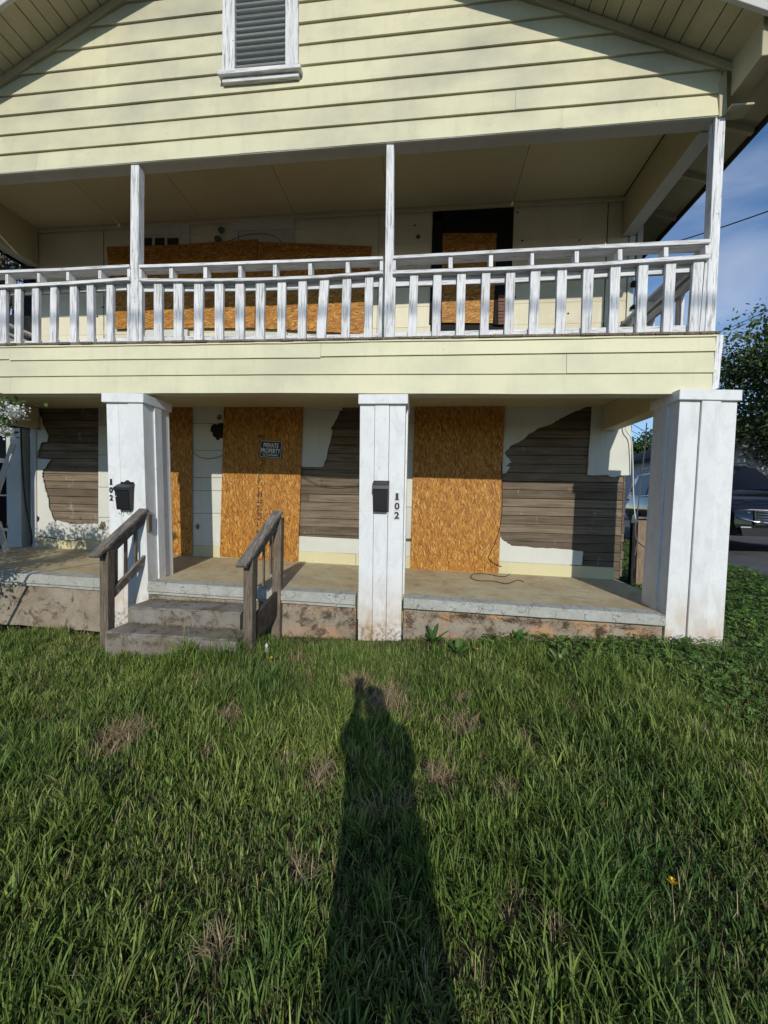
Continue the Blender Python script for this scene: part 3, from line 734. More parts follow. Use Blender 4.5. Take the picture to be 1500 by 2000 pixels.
railbar('bottom_rail', [(280, 657), (430, 656), (600, 654), (742, 651)], 9, .038, yr+.045, WW_C)
railbar('top_rail', [(768, 499), (1000, 486), (1200, 476), (1388, 466)], [6, 6.5, 7.5, 9], CAPD, yr-.03, WW_H)
railbar('middle_rail', [(767, 528), (1000, 520), (1163, 511.7), (1388, 496)], [6.5, 6.8, 7, 8], CAPD, yr-.03, WW_H)
railbar('back_rail', [(773, 543), (987, 536.7), (1187, 523), (1375, 513)], [16, 15.5, 17.5, 17], .038, yr+.05, WW_H)
railbar('bottom_rail', [(772, 649), (1007, 643), (1190, 639), (1378, 634)], [9, 12, 14, 16], .038, yr+.045, WW_C)
def baluster(t0, t1, b0, b1, yt, yb2):
    """faces stand on the line of the rail; depth 38 mm"""
    p = Q([(b0, yb2), (b1, yb2), (t1, yt), (t0, yt)], yr); jj = random.uniform(-.004, .003)
    slab('baluster', p, yr+jj, .04, WW_V, rail, .0035)
for a in [(-34, -22, -34, -22, 563, 676), (-1, 11, 0, 12, 561, 674), (28.6, 40.7, 28, 40, 560, 673.5), (62.4, 75.4, 62, 75, 558.5, 673), (98.8, 111, 96, 109, 557, 672.5), (136, 149, 136, 149, 557, 671.5), (169, 182, 170, 183, 555, 670.5), (207, 220, 207, 220, 556, 669.5),
          (300, 316, 300, 316, 551.7, 667), (339, 356, 339, 356, 551.5, 667), (379, 396, 378, 395, 551, 666.5), (419, 435.5, 419, 435, 549.5, 666), (459, 476, 459, 476, 549, 666), (499, 516.5, 499, 515, 547.7, 664.5), (541.7, 558, 541, 556, 546.5, 664), (583, 599, 581, 597, 545, 663.5), (625, 642.7, 617, 635, 542, 662.5), (669, 685.7, 665.7, 682, 541.7, 661.5), (713, 729, 710, 726, 540, 660.5),
          (801, 817, 796, 813, 536.7, 659), (846.7, 863, 843, 860, 534, 659), (893, 910, 890, 907, 531.7, 658), (941.7, 958, 937, 954, 530.7, 657.5), (989, 1007, 985, 1002, 528.5, 657), (1037, 1056, 1032, 1050, 526.7, 656.7), (1089, 1108, 1085, 1104, 522, 656.5), (1140, 1161, 1136, 1155, 518, 655.7), (1193, 1212.7, 1189, 1207, 516, 655), (1247.7, 1266.7, 1242, 1261.7, 512.7, 653), (1301.7, 1321.7, 1295, 1314, 509, 651), (1356, 1376.7, 1346, 1366, 505, 649)]: baluster(*a)
def zat(pts, px): return float(np.interp(px, [p[0] for p in pts], [p[1] for p in pts]))
caps_b = [(-60, 535.5), (0, 533), (252, 521.6), (271, 522.3), (500, 514.7), (748, 505.7), (768, 505), (1000, 492.6), (1200, 483.4), (1388, 475)]
mids_t = [(-60, 559), (0, 556), (252, 541), (271, 543.3), (390, 544), (500, 542), (633, 536.7), (748, 528.3), (767, 528), (1000, 520), (1163, 511.7), (1388, 496)]
for a, b in ((10, 16), (72, 77), (129, 134.5), (191.5, 197.5), (248, 253.5), (271, 276), (330, 337), (397, 404), (465, 471.7), (533, 540), (602, 609), (675, 682.5), (741.7, 748), (767, 773), (876, 884), (955, 963), (1036, 1043), (1122.7, 1131), (1207, 1215.7), (1297, 1305.7), (1378, 1387.5)):
    m = (a+b)/2; y = yr-.012
    slab('spacer_block', Q([(a, zat(mids_t, m)-.6), (b, zat(mids_t, m)-.6), (b, zat(caps_b, m)+.6), (a, zat(caps_b, m)+.6)], y), y, .09, WW_V, rail, .002)
# trim boards beside the posts at rail height
for pts in ([(248, 548), (253, 548), (253, 669), (248, 669.5)], [(271, 549), (277, 549), (277, 668), (270, 668)], [(741, 535), (748, 534), (745, 660), (738, 661)], [(768, 535), (773, 535), (770, 659.5), (767, 659.5)], [(1378, 504), (1387, 503), (1376, 654), (1366, 655)]):
    slab('trim_board', Q(pts, yr+.012), yr+.012, .05, WW_V, rail, .002)
# side railing running back to the wall on the right
def side_rail(xs, s):
    zt = U(1388, 466, yr).z; zm = U(1388, 496, yr).z; zb = U(1378, 640, yr).z
    y0, y1 = YP+.095, YW-.03
    beam('top_rail', (xs, y0, zt-.022), (xs, y1, zt-.06), .13, .04, WW_Y, rail); beam('middle_rail', (xs, y0, zm-.022), (xs, y1, zm-.055), .13, .04, WW_Y, rail)
    beam('back_rail', (xs-s*.03, y0, zm-.11), (xs-s*.03, y1, zm-.14), .038, .085, WW_Y, rail); beam('bottom_rail', (xs-s*.03, y0, zb-.02), (xs-s*.03, y1, zb-.05), .038, .085, WW_Y, rail)
    for k in range(5):
        y = y0+.16+k*.27; beam('baluster', (xs+s*.014, y, zb-.09), (xs+s*.014, y, zm-.05), .04, .09, WW_V, rail, up=(0, 1, 0))
    for k in range(4):
        y = y0+.2+k*.36; box('spacer_block', xs-.04, xs+.04, y, y+.035, zm-.05, zt-.04, WW_V, rail)
side_rail(U(1395, 560, YP).x-.0, 1); side_rail(XL+.02, -1)

# ================================================================== BOARDS OVER THE OPENINGS
def osb(pts, Y, label, mat=OSB, extra=None):
    o = empty('particle_board_sheet', (U(*pts[-1], Y).x, Y, U(*pts[-1], Y).z), label=label, cat='board', group='boards over the openings')
    sh = slab('sheet', Q(pts, Y), Y, .0115, mat, o, .0012)
    P = [U(x, y, Y) for x, y in pts]
    for i in range(len(P)):
        a, b = P[i], P[(i+1) % len(P)]; n = max(1, int((b-a).length/.45))
        for k in range(n):
            q = lerp(a, b, (k+.5)/n); c = sum((p for p in P), Vector())/len(P); q = q+(c-q).normalized()*.035
            V, F = cbox(Vector((q.x, Y-.0012, q.z)), Vector((.005, 0, 0)), Vector((0, .0022, 0)), Vector((0, 0, .005)), .0015); fixn(obj('screw', V, F, CHAR, o))
    return o
YO = YW-.055
o1 = osb([(438, 768), (592.5, 768), (582, 1098), (429, 1087)], YO, 'tall orange particle board carrying the black private property sign')
osb([(811.5, 766), (987, 769), (974, 1120.5), (801, 1112)], YO-.01, 'tall wide orange particle board right of the middle pillar')
osb([(300, 770), (375, 770), (375, 1085), (300, 1082)], YO, 'narrow strip of particle board beside the left pillar')
osb([(208, 482), (360, 477), (503, 467), (497, 640), (224, 642)], YO, 'left half of the long particle board behind the balcony rail', OSB_H)
osb([(504, 472), (726, 481), (710, 652), (498, 640.5)], YO, 'right half of the long particle board behind the balcony rail, sloping down', OSB_H)
osb([(865, 455), (972, 455), (962.5, 631), (860.5, 630)], YW-.018, 'particle board set in the charred balcony doorway', OSB_H)
# grade stamp printed down the first board
random.seed(3); V, F = [], []
y = 872.
def ink(x, y, w_, h_):
    p = Q([(x, y), (x+w_, y), (x+w_, y+h_), (x, y+h_)], YO-.0016); a = len(V); V.extend([(X, YO-.0016, Z) for X, Z in p]); F.append([a, a+1, a+2, a+3])
y = 850
while y < 1038:
    for x0 in (505.5, 511):
        if random.random() < .8:
            hh = random.uniform(3, 9); yy = y
            while yy < y+hh: ink(x0-(y-850)*.024+random.uniform(0, 1), yy, random.uniform(1.5, 4), random.uniform(.7, 1.5)); yy += random.uniform(1.3, 2.2)
    y += random.uniform(6, 11)
for yy in (851, 981, 1039): ink(503-(yy-850)*.024, yy, 12, 1.4)
tag(obj('grade_stamp', V, F, INK, o1), kind='stuff')
# white scrap boards on the balcony floor against the wall
def scrap(px, Y, th, label, mat=WHITE_D):
    tag(slab('scrap_board', Q(px, Y), Y, th, mat, None, .002), label, 'scrap board')
scrap([(284, 644), (366, 643), (366, 672), (284, 672)], YW-.16, .06, 'white scrap board lying on balcony floor right of left post', CREAM_WALL)
scrap([(432, 650), (560, 648), (560, 668), (432, 668)], YW-.14, .05, 'pale scrap board on balcony floor below the long board', CREAM_WALL)

# ================================================================== TEXT
def text_mesh(s, size, depth=.002, bold=.012, sx=1., serif=False):
    cu = bpy.data.curves.new('t', 'FONT'); cu.body = s; cu.size = size; cu.extrude = depth; cu.offset = bold*size; cu.align_x = 'CENTER'; cu.align_y = 'CENTER'
    o = bpy.data.objects.new('t', cu); COL.objects.link(o); bpy.context.view_layer.update()
    me = bpy.data.meshes.new_from_object(o.evaluated_get(bpy.context.evaluated_depsgraph_get())); bpy.data.objects.remove(o)
    co = np.array([v.co[:] for v in me.vertices]); lo, hi = co.min(0), co.max(0); co -= (lo+hi)/2
    return co, [list(p.vertices) for p in me.polygons], hi-lo
def text_obj(name, s, c, wid, hgt, mat, parent, tilt=0., bold=.012):
    co, F, ext = text_mesh(s, .1, .0012, bold)
    co = co*np.array([wid/ext[0], hgt/ext[1], 1]); t = math.cos(tilt), math.sin(tilt)
    V = [(c.x+q[0]*t[0]-q[1]*t[1], c.y-q[2], c.z+q[0]*t[1]+q[1]*t[0]) for q in co]
    return obj(name, V, F, mat, parent)
# private property sign
ys = YO-.006; sq = [(508, 859.6), (551, 862.4), (550, 895), (506.5, 893)]
cs = U(529, 877.5, ys); wS = (U(551, 862.4, ys)-U(508, 859.6, ys)).length; hS = (U(508, 859.6, ys)-U(506.5, 893, ys)).length
sg = empty('warning_sign', (cs.x, ys, cs.z), label='small black PRIVATE PROPERTY sign nailed to the particle board', cat='sign')
slab('panel', Q(sq, ys), ys, .003, SIGNB, sg, .0008)
tv = U(551, 862.4, ys)-U(508, 859.6, ys); ti = math.atan2(tv.z, tv.x); ex = Vector((math.cos(ti), 0, math.sin(ti))); ez = Vector((-math.sin(ti), 0, math.cos(ti)))
yt_ = ys-.0016
for a, w2, h2 in ((.46, .93, .012), (-.46, .93, .012)):
    c = cs+ez*(hS*a); V, F = cbox(Vector((c.x, yt_, c.z)), ex*(wS*w2/2), Vector((0, .0006, 0)), ez*(hS*.011), .0002); fixn(obj('border_line', V, F, SIGNW, sg))
for a in (.465, -.465):
    c = cs+ex*(wS*a); V, F = cbox(Vector((c.x, yt_, c.z)), ex*(wS*.007), Vector((0, .0006, 0)), ez*(hS*.45), .0002); fixn(obj('border_line', V, F, SIGNW, sg))
for s, dz, ww, hh in (('PRIVATE', .225, .68, .27), ('PROPERTY', -.09, .86, .27), ('NO TRESPASSING', -.335, .70, .115)):
    c = cs+ez*(hS*dz); text_obj('lettering', s, Vector((c.x, yt_, c.z)), wS*ww, hS*hh, SIGNW, sg, ti, .02 if hh > .2 else .008)
# house numbers
def number(px, ys_, hpx, wpx, Y, label, plates):
    r_ = empty('house_number', U(px[1], ys_[1], Y), label=label, cat='house number', group='house numbers on the pillars')
    for s, x, y in zip('102', px, ys_):
        c = U(x, y, Y); sc = (c-CAM).dot(CF)/FPX
        if plates: box('backing', c.x-wpx*.62*sc, c.x+wpx*.62*sc, Y-.001, Y+.0025, c.z-hpx*.64*sc, c.z+hpx*.64*sc, PLATE, r_, .0005)
        text_obj('digit', s, Vector((c.x, Y-.003, c.z)), (wpx if s != '1' else wpx*.55)*sc, hpx*sc, DIGIT, r_, 0, .035)
        if s == '1': box('digit', c.x-wpx*.42*sc, c.x+wpx*.42*sc, Y-.0045, Y-.0015, c.z-hpx*.5*sc, c.z-hpx*.36*sc, DIGIT, r_, .0003)
number((775.5, 775.5, 775), (970, 988.5, 1006.5), 13.5, 9.5, -.0045, 'black stick-on digits 102 on the middle pillar', True)
number((217, 217, 217.5), (941, 957, 972), 11.5, 7, -.0045, 'black digits 102 on the left pillar beside its mailbox', False)

# ================================================================== MAILBOXES
def mailbox(px0, px1, pyt, pyb, Y, label, crest):
    a, b = U(px0, pyt, Y-.085), U(px1, pyb, Y-.085); x0, x1, zt, zb = a.x, b.x, a.z, b.z; cx = (x0+x1)/2; h = zt-zb; dp = .095
    m = empty('mailbox', (cx, Y, zb), label=label, cat='mailbox', group='wall mailboxes on the pillars')
    box('back_plate', x0-.004, x1+.004, Y-.005, Y, zb-.006, zt+.004, BLACKP, m, .002)
    # tapering body
    V = [(x, y, z) for z, dy, ix in ((zb, .072, .006), (zt-h*.25, dp, 0)) for y in (Y-.005, Y-dy) for x in (x0+ix, x1-ix)]
    o = fixn(obj('box_body', V, [[0, 1, 3, 2], [4, 5, 7, 6], [0, 1, 5, 4], [2, 3, 7, 6], [0, 2, 6, 4], [1, 3, 7, 5]], BLACKP, m))
    bm = bmesh.new(); bm.from_mesh(o.data); bmesh.ops.bevel(bm, geom=list(bm.edges), offset=.006, segments=2, affect='EDGES'); bm.to_mesh(o.data); bm.free()
    # curved hinged lid, swept across the width
    prof = [(Y-.008, zt-.004), (Y-.035, zt-.012), (Y-.07, zt-.03), (Y-dp-.006, zt-h*.16), (Y-dp-.012, zt-h*.27), (Y-dp-.006, zt-h*.275), (Y-dp+.004, zt-h*.17), (Y-.066, zt-.045), (Y-.008, zt-.03)]
    n = len(prof); V = [(x, y, z) for x in (x0-.006, x1+.006) for y, z in prof]
    F = [[k, (k+1) % n, n+(k+1) % n, n+k] for k in range(n)] + [list(range(n)), list(range(n, 2*n))]
    lid = fixn(obj('lid', V, F, BLACKP, m))
    # side cheeks under the lid
    for x in (x0-.001, x1-.002):
        V = [(x+dx, y, z) for dx in (0, .003) for y, z in ((Y-.006, zt-.012), (Y-.066, zt-.04), (Y-dp, zt-h*.2), (Y-dp, zt-h*.3), (Y-.006, zt-h*.3))]
        fixn(obj('cheek', V, [[0, 1, 2, 3, 4], [5, 6, 7, 8, 9]]+[[k, (k+1) % 5, 5+(k+1) % 5, 5+k] for k in range(5)], BLACKP, m))
    if crest:
        pts = []
        for k in range(13):
            t = k/12; pts.append((lerp(x0+.004, x1-.004, t), zt+.006+.022*math.sin(math.pi*t)+.008*math.cos(4*math.pi*t)))
        slab('scalloped_crest', [(x0+.004, zt-.02)]+pts+[(x1-.004, zt-.02)], Y-.008, .004, BLACKP, m)
        bx = U((px0+px1)/2, lerp(pyt, pyb, .5), Y).x; box('emblem', bx-.014, bx+.014, Y-dp-.001, Y-dp+.02, lerp(zt, zb, .5)-.006, lerp(zt, zb, .5)+.006, METAL, m, .004)
        for s in (-1, 1):
            tube('paper_hook', curve_pts([(cx+s*.05, Y-.02, zb-.002), (cx+s*.05, Y-.03, zb-.04), (cx+s*.05, Y-.055, zb-.05), (cx+s*.05, Y-.07, zb-.03)], 4), .003, BLACKP, m)
mailbox(728.5, 757, 938.5, 999, -.008, 'plain black mailbox on the middle pillar above the numbers', False)
mailbox(224, 252, 943, 996, -.004, 'black mailbox with scalloped top on the left pillar by the steps', True)

# ================================================================== STEPS AND HANDRAILS
st = empty('concrete_steps', (-2.3, -.3, .1), label='low worn concrete steps leading up to the porch between handrails', cat='steps')
def rough_block(name, x0, x1, y0, y1, z0, z1, mat, parent, jit=.008, nx=16):
    bm = bmesh.new(); bmesh.ops.create_cube(bm, size=1)
    bmesh.ops.scale(bm, vec=(x1-x0, y1-y0, z1-z0), verts=bm.verts); bmesh.ops.translate(bm, vec=((x0+x1)/2, (y0+y1)/2, (z0+z1)/2), verts=bm.verts)
    bmesh.ops.subdivide_edges(bm, edges=[e for e in bm.edges if abs((e.verts[0].co-e.verts[1].co).x) > .1], cuts=nx)
    bmesh.ops.bevel(bm, geom=[e for e in bm.edges if abs((e.verts[0].co-e.verts[1].co).x) > .01 and all(v.co.z > z1-.01 and v.co.y < y0+.01 for v in e.verts)], offset=.016, segments=2, affect='EDGES')
    for v in bm.verts: v.co += Vector((random.uniform(-jit, jit), random.uniform(-jit, jit), random.uniform(-jit, jit)*.7))
    return bmobj(name, bm, mat, parent)
zA = U(350, 1190, -.30).z; zB = U(350, 1243, -.58).z
xA0, xA1 = U(252, 1192, -.30).x, U(470, 1190, -.30).x; xB0, xB1 = U(206, 1240, -.58).x, U(462, 1245, -.58).x
rough_block('tread', xA0, xA1, -.31, .03, -.1, zA, STEPC, st); rough_block('tread', xB0, xB1, -.59, -.312, -.15, zB, STEPC, st)
def handrail(lowpx, highpx, yl, yh, lowpost, highpost, label, nb):
    a, b = U(*lowpx, yl), U(*highpx, yh)
    h = empty('stair_handrail', (a.x, yl, float(ground(a.x, yl))), label=label, cat='handrail', group='wooden handrails at the steps')
    d = (b-a).normalized(); nrm = d.cross(Vector((1, 0, 0))); nrm = nrm if nrm.z > 0 else -nrm
    # top board with rounded lower end
    s = Vector((1, 0, 0)); V, F = cbox((a+b)/2, (b-a)/2, s*.052, nrm*.019, .006); fixn(obj('top_board', V, F, GREYW, h))
    ra, rb = a+d*.09-nrm*.065+s*.012, b-d*.02-nrm*.065+s*.012
    V, F = cbox((ra+rb)/2, (rb-ra)/2, s*.019, nrm*.044, .004); fixn(obj('upper_rail', V, F, GREYW, h))
    def under(t): return lerp(ra, rb, t)
    # lower post
    zt = under(.07); gz0 = -.1
    box('post', zt.x-.055, zt.x+.035, zt.y-.045, zt.y+.045, gz0, zt.z+.02, GREYV, h, .004)
    if highpost:
        q = under(.95); box('post', q.x-.05, q.x+.04, q.y-.035, q.y+.055, -.05, q.z+.02, GREYV, h, .004)
    else:
        q = under(.97); box('hanger_block', q.x-.02, q.x+.05, q.y-.02, q.y+.04, q.z-.17, q.z+.02, GREYV, h, .004)
    dz = .46
    if nb[1]:
        la, lb = under(.08)-Vector((0, 0, dz)), under(.98)-Vector((0, 0, dz)); V, F = cbox((la+lb)/2, (lb-la)/2, s*.019, nrm*.044, .004); fixn(obj('lower_rail', V, F, GREYW, h))
    for t in nb[0]:
        q = under(t); box('baluster', q.x-.038, q.x-.02, q.y-.02, q.y+.02, q.z-dz-.03, q.z+.03, GREYV, h, .003)
    if not nb[1]:
        la, lb = under(.04), under(.98)
        for zo, hh in ((-.60, .20),):
            p, q = Vector((la.x+.0, la.y+.06, .32)), Vector((lb.x+.0, lb.y, .50)); V, F = cbox((p+q)/2, (q-p)/2, s*.017, Vector((0, 0, .13)), .003); fixn(obj('stringer_board', V, F, DARKW, h))
    return h
handrail((182, 1088), (282, 995), -.56, .0, None, False, 'grey wooden handrail left of the steps, fixed to the left pillar', ((.30, .53, .78), True))
handrail((470, 1107), (544, 999), -.60, .0, None, True, 'grey wooden handrail right of the steps on two posts', ((.30, .54, .78), False))

# ================================================================== CABLES
def cable(name, pts, r, mat, label): return tag(tube(name, curve_pts(pts, 7), r, mat, None, 6), label, 'cable')
yc = YO-.02
def on_deck(px, py):
    p = UZ(px, py, .6)
    for _ in range(3): p = UZ(px, py, deckz(p.x)+.006)
    return p
cable('loose_cable', [U(979, 905, yc), U(981, 985, yc), U(974, 1040, yc), U(957, 1082, yc), U(955, 1092, yc), U(975, 1105, yc), on_deck(1001, 1114), on_deck(985, 1126), on_deck(950, 1121), on_deck(925, 1121), on_deck(920, 1128), on_deck(935, 1134), on_deck(965, 1135), on_deck(990, 1140), on_deck(1010, 1133), on_deck(1023, 1136)], .0045, CABLE, 'black loose cable hanging by the wide board and coiled on the porch floor')
cable('wall_cable', [U(591, 930, YW-.05), U(620, 945, YW-.06), U(660, 950, YW-.06), U(705, 946, YW-.05)], .004, CABLE, 'thin black cable sagging across bare clapboards left of the middle pillar')
cable('wall_cable', [U(376, 884, YW-.05), U(395, 894, YW-.06), U(415, 895, YW-.06), U(438, 888, YW-.05)], .004, CABLE, 'thin black cable sagging between two particle boards left of the sign')
cable('wall_cable', [U(40, 815, YW-.12), U(43, 900, YW-.12), U(50, 985, YW-.12), U(61, 1040, YW-.1), U(62, 1063, YW-.1)], .012, CABLE, 'thick black cable down the left corner of the porch wall')
cable('wall_cable', [U(74, 1047, YW-.05), U(110, 1052, YW-.05), U(140, 1056, YW-.05), U(155, 1052, YW-.06), U(160, 1062, YW-.06)], .004, CABLE, 'thin black cable along the baseboard in the left bay')
yh = YW-.09
cable('hanging_cable', [U(1220, 800, yh), U(1222, 838, yh), U(1233, 858, yh), U(1236, 905, yh), U(1237, 960, yh), U(1240, 1005, yh), U(1243, 1018, yh)], .007, CABLEW, 'white cable down the broken right corner of the porch wall')
cable('hanging_cable', [U(1263, 826, .9), U(1260, 870, .9), U(1253, 930, .9), U(1247, 985, .9), U(1242, 1020, .9), U(1242, 1048, .9), U(1245, 1058, .9), U(1240, 1085, .9)], .006, CABLEW, 'white cable hanging free between wall corner and right pillar')
cable('hanging_cable', [U(1246, 1058, .9), U(1252, 1064, .9), U(1259, 1069, .9)], .005, CABLE, 'short black cable end sticking out beside the right pillar')
def span(p, q, sag, n=24):
    p, q = Vector(p), Vector(q); return [p.lerp(q, i/n)-Vector((0, 0, 4*sag*(i/n)*(1-i/n))) for i in range(n+1)]
def wire_line(a, b, r, label):
    return tag(tube('power_line', span(a, b, .25), r, LINE, None, 5), label, 'power line')
a, b = U(1283, 476, 14), U(1600, 362, 9); d = b-a; wire_line(a-d*.4, b+d*.6, .022, 'black power line passing behind the balcony corner post')
a, b = U(1388, 648, 16), U(1600, 546, 11); d = b-a; wire_line(a-d*.5, b+d*.6, .014, 'thin power line meeting the tree right of the balcony')
a, b = U(1238, 822, 22), U(1300, 858, 20); d = b-a; wire_line(a-d*3, b+d*3, .02, 'upper power line in the gap between wall corner and right pillar')
a, b = U(1238, 836, 22), U(1300, 866, 20); d = b-a; wire_line(a-d*3, b+d*3, .016, 'lower power line in the gap between wall corner and right pillar')
# street line behind the photographer; its soft shade crosses the balusters
zs = 3.62+.48*14.2
wire_line((-26, -14, zs+.18), (24, -14, zs+.05), .032, 'street power line behind the viewer, shading the balusters')

# ================================================================== RIGHT SIDE: FENCE, CAR, NEIGHBOUR, TREES
fe = empty('plank_fence', (3.35, 1.9, float(ground(3.35, 1.9))), label='short weathered brown plank fence between house corner and right pillar', cat='fence')
yf = 2.0
for k, (a, b, t) in enumerate(((1247, 1268, 1016), (1268.6, 1290, 1014), (1290.6, 1312, 1013))):
    p, q = U(a, t, yf), U(b, t, yf); box('plank', p.x, q.x-.004, yf, yf+.02, .2, p.z, FENCEW, fe)
p, q = U(1244, 1012, yf), U(1316, 1010, yf); box('cap_board', p.x, q.x, yf-.03, yf+.05, p.z-.01, p.z+.02, GREYW, fe)
p = U(1246, 1020, yf+.03); box('post', p.x-.07, p.x+.0, yf+.022, yf+.1, .2, p.z-.015, CHAR, fe)

CARP = flat('black_car_paint', (.004, .004, .005), .12, spec=.4, coat=.6)
CARG = flat('car_glass', (.004, .005, .007), .05, spec=.25)
CHROME = flat('chrome', (.8, .8, .82), .08, 1.)
LAMPG = flat('headlight_lens', (.62, .65, .68), .22, .55, spec=.9)
RUBBER = flat('tyre_rubber', (.015, .015, .016), .8); RIM = flat('alloy_rim', (.35, .36, .38), .25, .9); GRILLE = flat('grille_plastic', (.01, .01, .011), .4)
def loft(name, secs, mat, parent, M, caps=True, smooth=True):
    n = len(secs[0]); V = [M @ Vector(p) for s in secs for p in s]; F = []
    for i in range(len(secs)-1):
        for k in range(n): F.append([i*n+k, i*n+(k+1) % n, (i+1)*n+(k+1) % n, (i+1)*n+k])
    if caps: F += [list(range(n)), [(len(secs)-1)*n+k for k in range(n)]]
    o = fixn(obj(name, V, F, mat, parent, smooth))
    try: o.data.set_sharp_from_angle(angle=R(38))
    except Exception: pass
    return o
def suv(loc, head, label):
    M = Matrix.Translation(loc) @ Matrix.Rotation(head, 4, 'Z')
    c = empty('parked_car', loc, label=label, cat='car')
    def sec(x, hw, zb, zt, sh, crown):
        """full cross-section ring at x: sill, flank, shoulder, crowned top"""
        R_ = [(x, hw*.86, zb), (x, hw*.985, zb+.16), (x, hw, lerp(zb, sh, .55)), (x, hw*.985, sh), (x, hw*.93, zt-.03), (x, hw*.6, zt+crown*.7), (x, 0, zt+crown)]
        return R_ + [(x, -a, b) for _, a, b in R_[-2::-1]]
    st_ = [(-2.58, .86, .55, 1.05, .95, .0), (-2.5, .95, .42, 1.16, 1.05, .0), (-2.0, 1.0, .34, 1.2, 1.1, .02), (-.6, 1.0, .32, 1.2, 1.1, .02), (.9, 1.0, .32, 1.2, 1.1, .03), (1.25, 1.0, .33, 1.19, 1.08, .05), (1.8, .99, .34, 1.14, 1.04, .06), (2.25, .96, .33, 1.07, .98, .06), (2.45, .91, .33, .99, .9, .04), (2.56, .82, .38, .86, .8, .02)]
    loft('body', [sec(*s) for s in st_], CARP, c, M)
    def cab(x, hw, z0, z1, hw1):
        R_ = [(x, hw, z0), (x, lerp(hw, hw1, .5)+.015, lerp(z0, z1, .5)), (x, hw1, z1-.06), (x, hw1*.8, z1), (x, 0, z1+.02)]
        return R_ + [(x, -a, b) for _, a, b in R_[-2::-1]]
    loft('cabin', [cab(-2.5, .9, 1.1, 1.2, .86), cab(-2.32, .93, 1.1, 1.78, .76), cab(-1.9, .94, 1.1, 1.88, .76), cab(-.4, .95, 1.1, 1.92, .77), cab(.35, .95, 1.1, 1.88, .76), cab(.6, .94, 1.1, 1.80, .75), cab(1.2, .93, 1.1, 1.30, .86), cab(1.4, .9, 1.1, 1.17, .88)], CARP, c, M)
    def panel(name, pts, mat, th=.012, par=c):
        P = [M @ Vector(p) for p in pts]; n = (P[1]-P[0]).cross(P[-1]-P[0]).normalized()
        ctr = M @ Vector((0, 0, 1.1)); n = n if n.dot(P[0]-ctr) > 0 else -n
        V = [p+n*th for p in P]+[p-n*.02 for p in P]; k = len(P)
        return fixn(obj(name, V, [list(range(k)), list(range(2*k-1, k-1, -1))]+[[i, i+k, (i+1) % k+k, (i+1) % k] for i in range(k)], mat, par))
    panel('windshield', [(1.24, -.8, 1.28), (1.24, .8, 1.28), (.58, .68, 1.80), (.58, -.68, 1.80)], CARG, .018)
    for s in (-1, 1):
        for (xa, xb, xc, xd) in ((.95, .05, .1, .45), (0, -.98, -.95, .04), (-1.06, -2.1, -1.9, -1.02)):
            panel('side_window', [(xa, s*.945, 1.16), (xb, s*.95, 1.16), (xc, s*.80, 1.76), (xd, s*.80, 1.76)], CARG, .012)
        tube('roof_rail', [M @ Vector(p) for p in curve_pts([(-2.1, s*.68, 1.88), (-1.9, s*.68, 1.97), (-.4, s*.69, 2.0), (.2, s*.68, 1.97), (.4, s*.67, 1.9)], 4)], .022, CARP, c)
        tube('window_trim', [M @ Vector(p) for p in curve_pts([(1.1, s*.965, 1.15), (-.5, s*.975, 1.15), (-2.1, s*.965, 1.17), (-2.2, s*.90, 1.4), (-2.0, s*.83, 1.75), (-.4, s*.83, 1.80), (.4, s*.82, 1.78)], 5)], .014, CHROME, c)
        panel('headlight', [(2.20, s*.985, .94), (2.46, s*.86, .88), (2.56, s*.56, .80), (2.52, s*.56, .66), (2.5, s*.80, .66), (2.3, s*.975, .72)], LAMPG, .02)
        panel('fog_light', [(2.56, s*.72, .52), (2.56, s*.55, .52), (2.56, s*.55, .44), (2.56, s*.72, .44)], LAMPG, .03)
        m_ = M @ Vector((.95, s*1.1, 1.24)); V, F = cbox(m_, M.to_3x3() @ Vector((.07, 0, 0)), M.to_3x3() @ Vector((0, .12, 0)), Vector((0, 0, .085)), .05); fixn(obj('door_mirror', V, F, CARP, c))
        tube('chrome_strip', [M @ Vector(p) for p in ((2.545, s*.80, .70), (2.60, s*.5, .62), (2.64, s*.3, .60), (2.645, 0, .60))], .022, CHROME, c)
        for xw in (1.62, -1.55):
            p = M @ Vector((xw, s*.88, .39)); rot = M.to_3x3() @ Matrix.Rotation(R(90), 3, 'X')
            for nm, mt, rr, dd in (('tyre', RUBBER, .39, .26), ('rim', RIM, .26, .272)):
                bm = bmesh.new(); bmesh.ops.create_cone(bm, cap_ends=True, segments=28, radius1=rr, radius2=rr, depth=dd); bmesh.ops.bevel(bm, geom=list(bm.edges), offset=.02, segments=1, affect='EDGES')
                bmesh.ops.rotate(bm, verts=bm.verts, matrix=rot); bmesh.ops.translate(bm, verts=bm.verts, vec=p); bmobj(nm, bm, mt, c)
    panel('grille', [(2.585, -.5, .56), (2.585, .5, .56), (2.56, .52, .84), (2.56, -.52, .84)], GRILLE, .035)
    for k in range(5): tube('grille_bar', [M @ Vector((2.635, -.48, .61+k*.05)), M @ Vector((2.635, .48, .61+k*.05))], .011, CHROME, c)
    panel('lower_bumper', [(2.6, -.7, .34), (2.6, .7, .34), (2.6, .74, .5), (2.6, -.74, .5)], GRILLE, .02)
    panel('number_plate', [(2.63, -.15, .42), (2.63, .15, .42), (2.63, .15, .56), (2.63, -.15, .56)], PAPER, .02)
    return c
hv = Vector((-.11, -.9939, 0)); ha = math.atan2(hv.y, hv.x)
fc = Vector((6.03, 4.5, 0))                           # front right corner of the car
ctr = fc-hv*2.35-Vector((-hv.y, hv.x, 0))*(-.80)
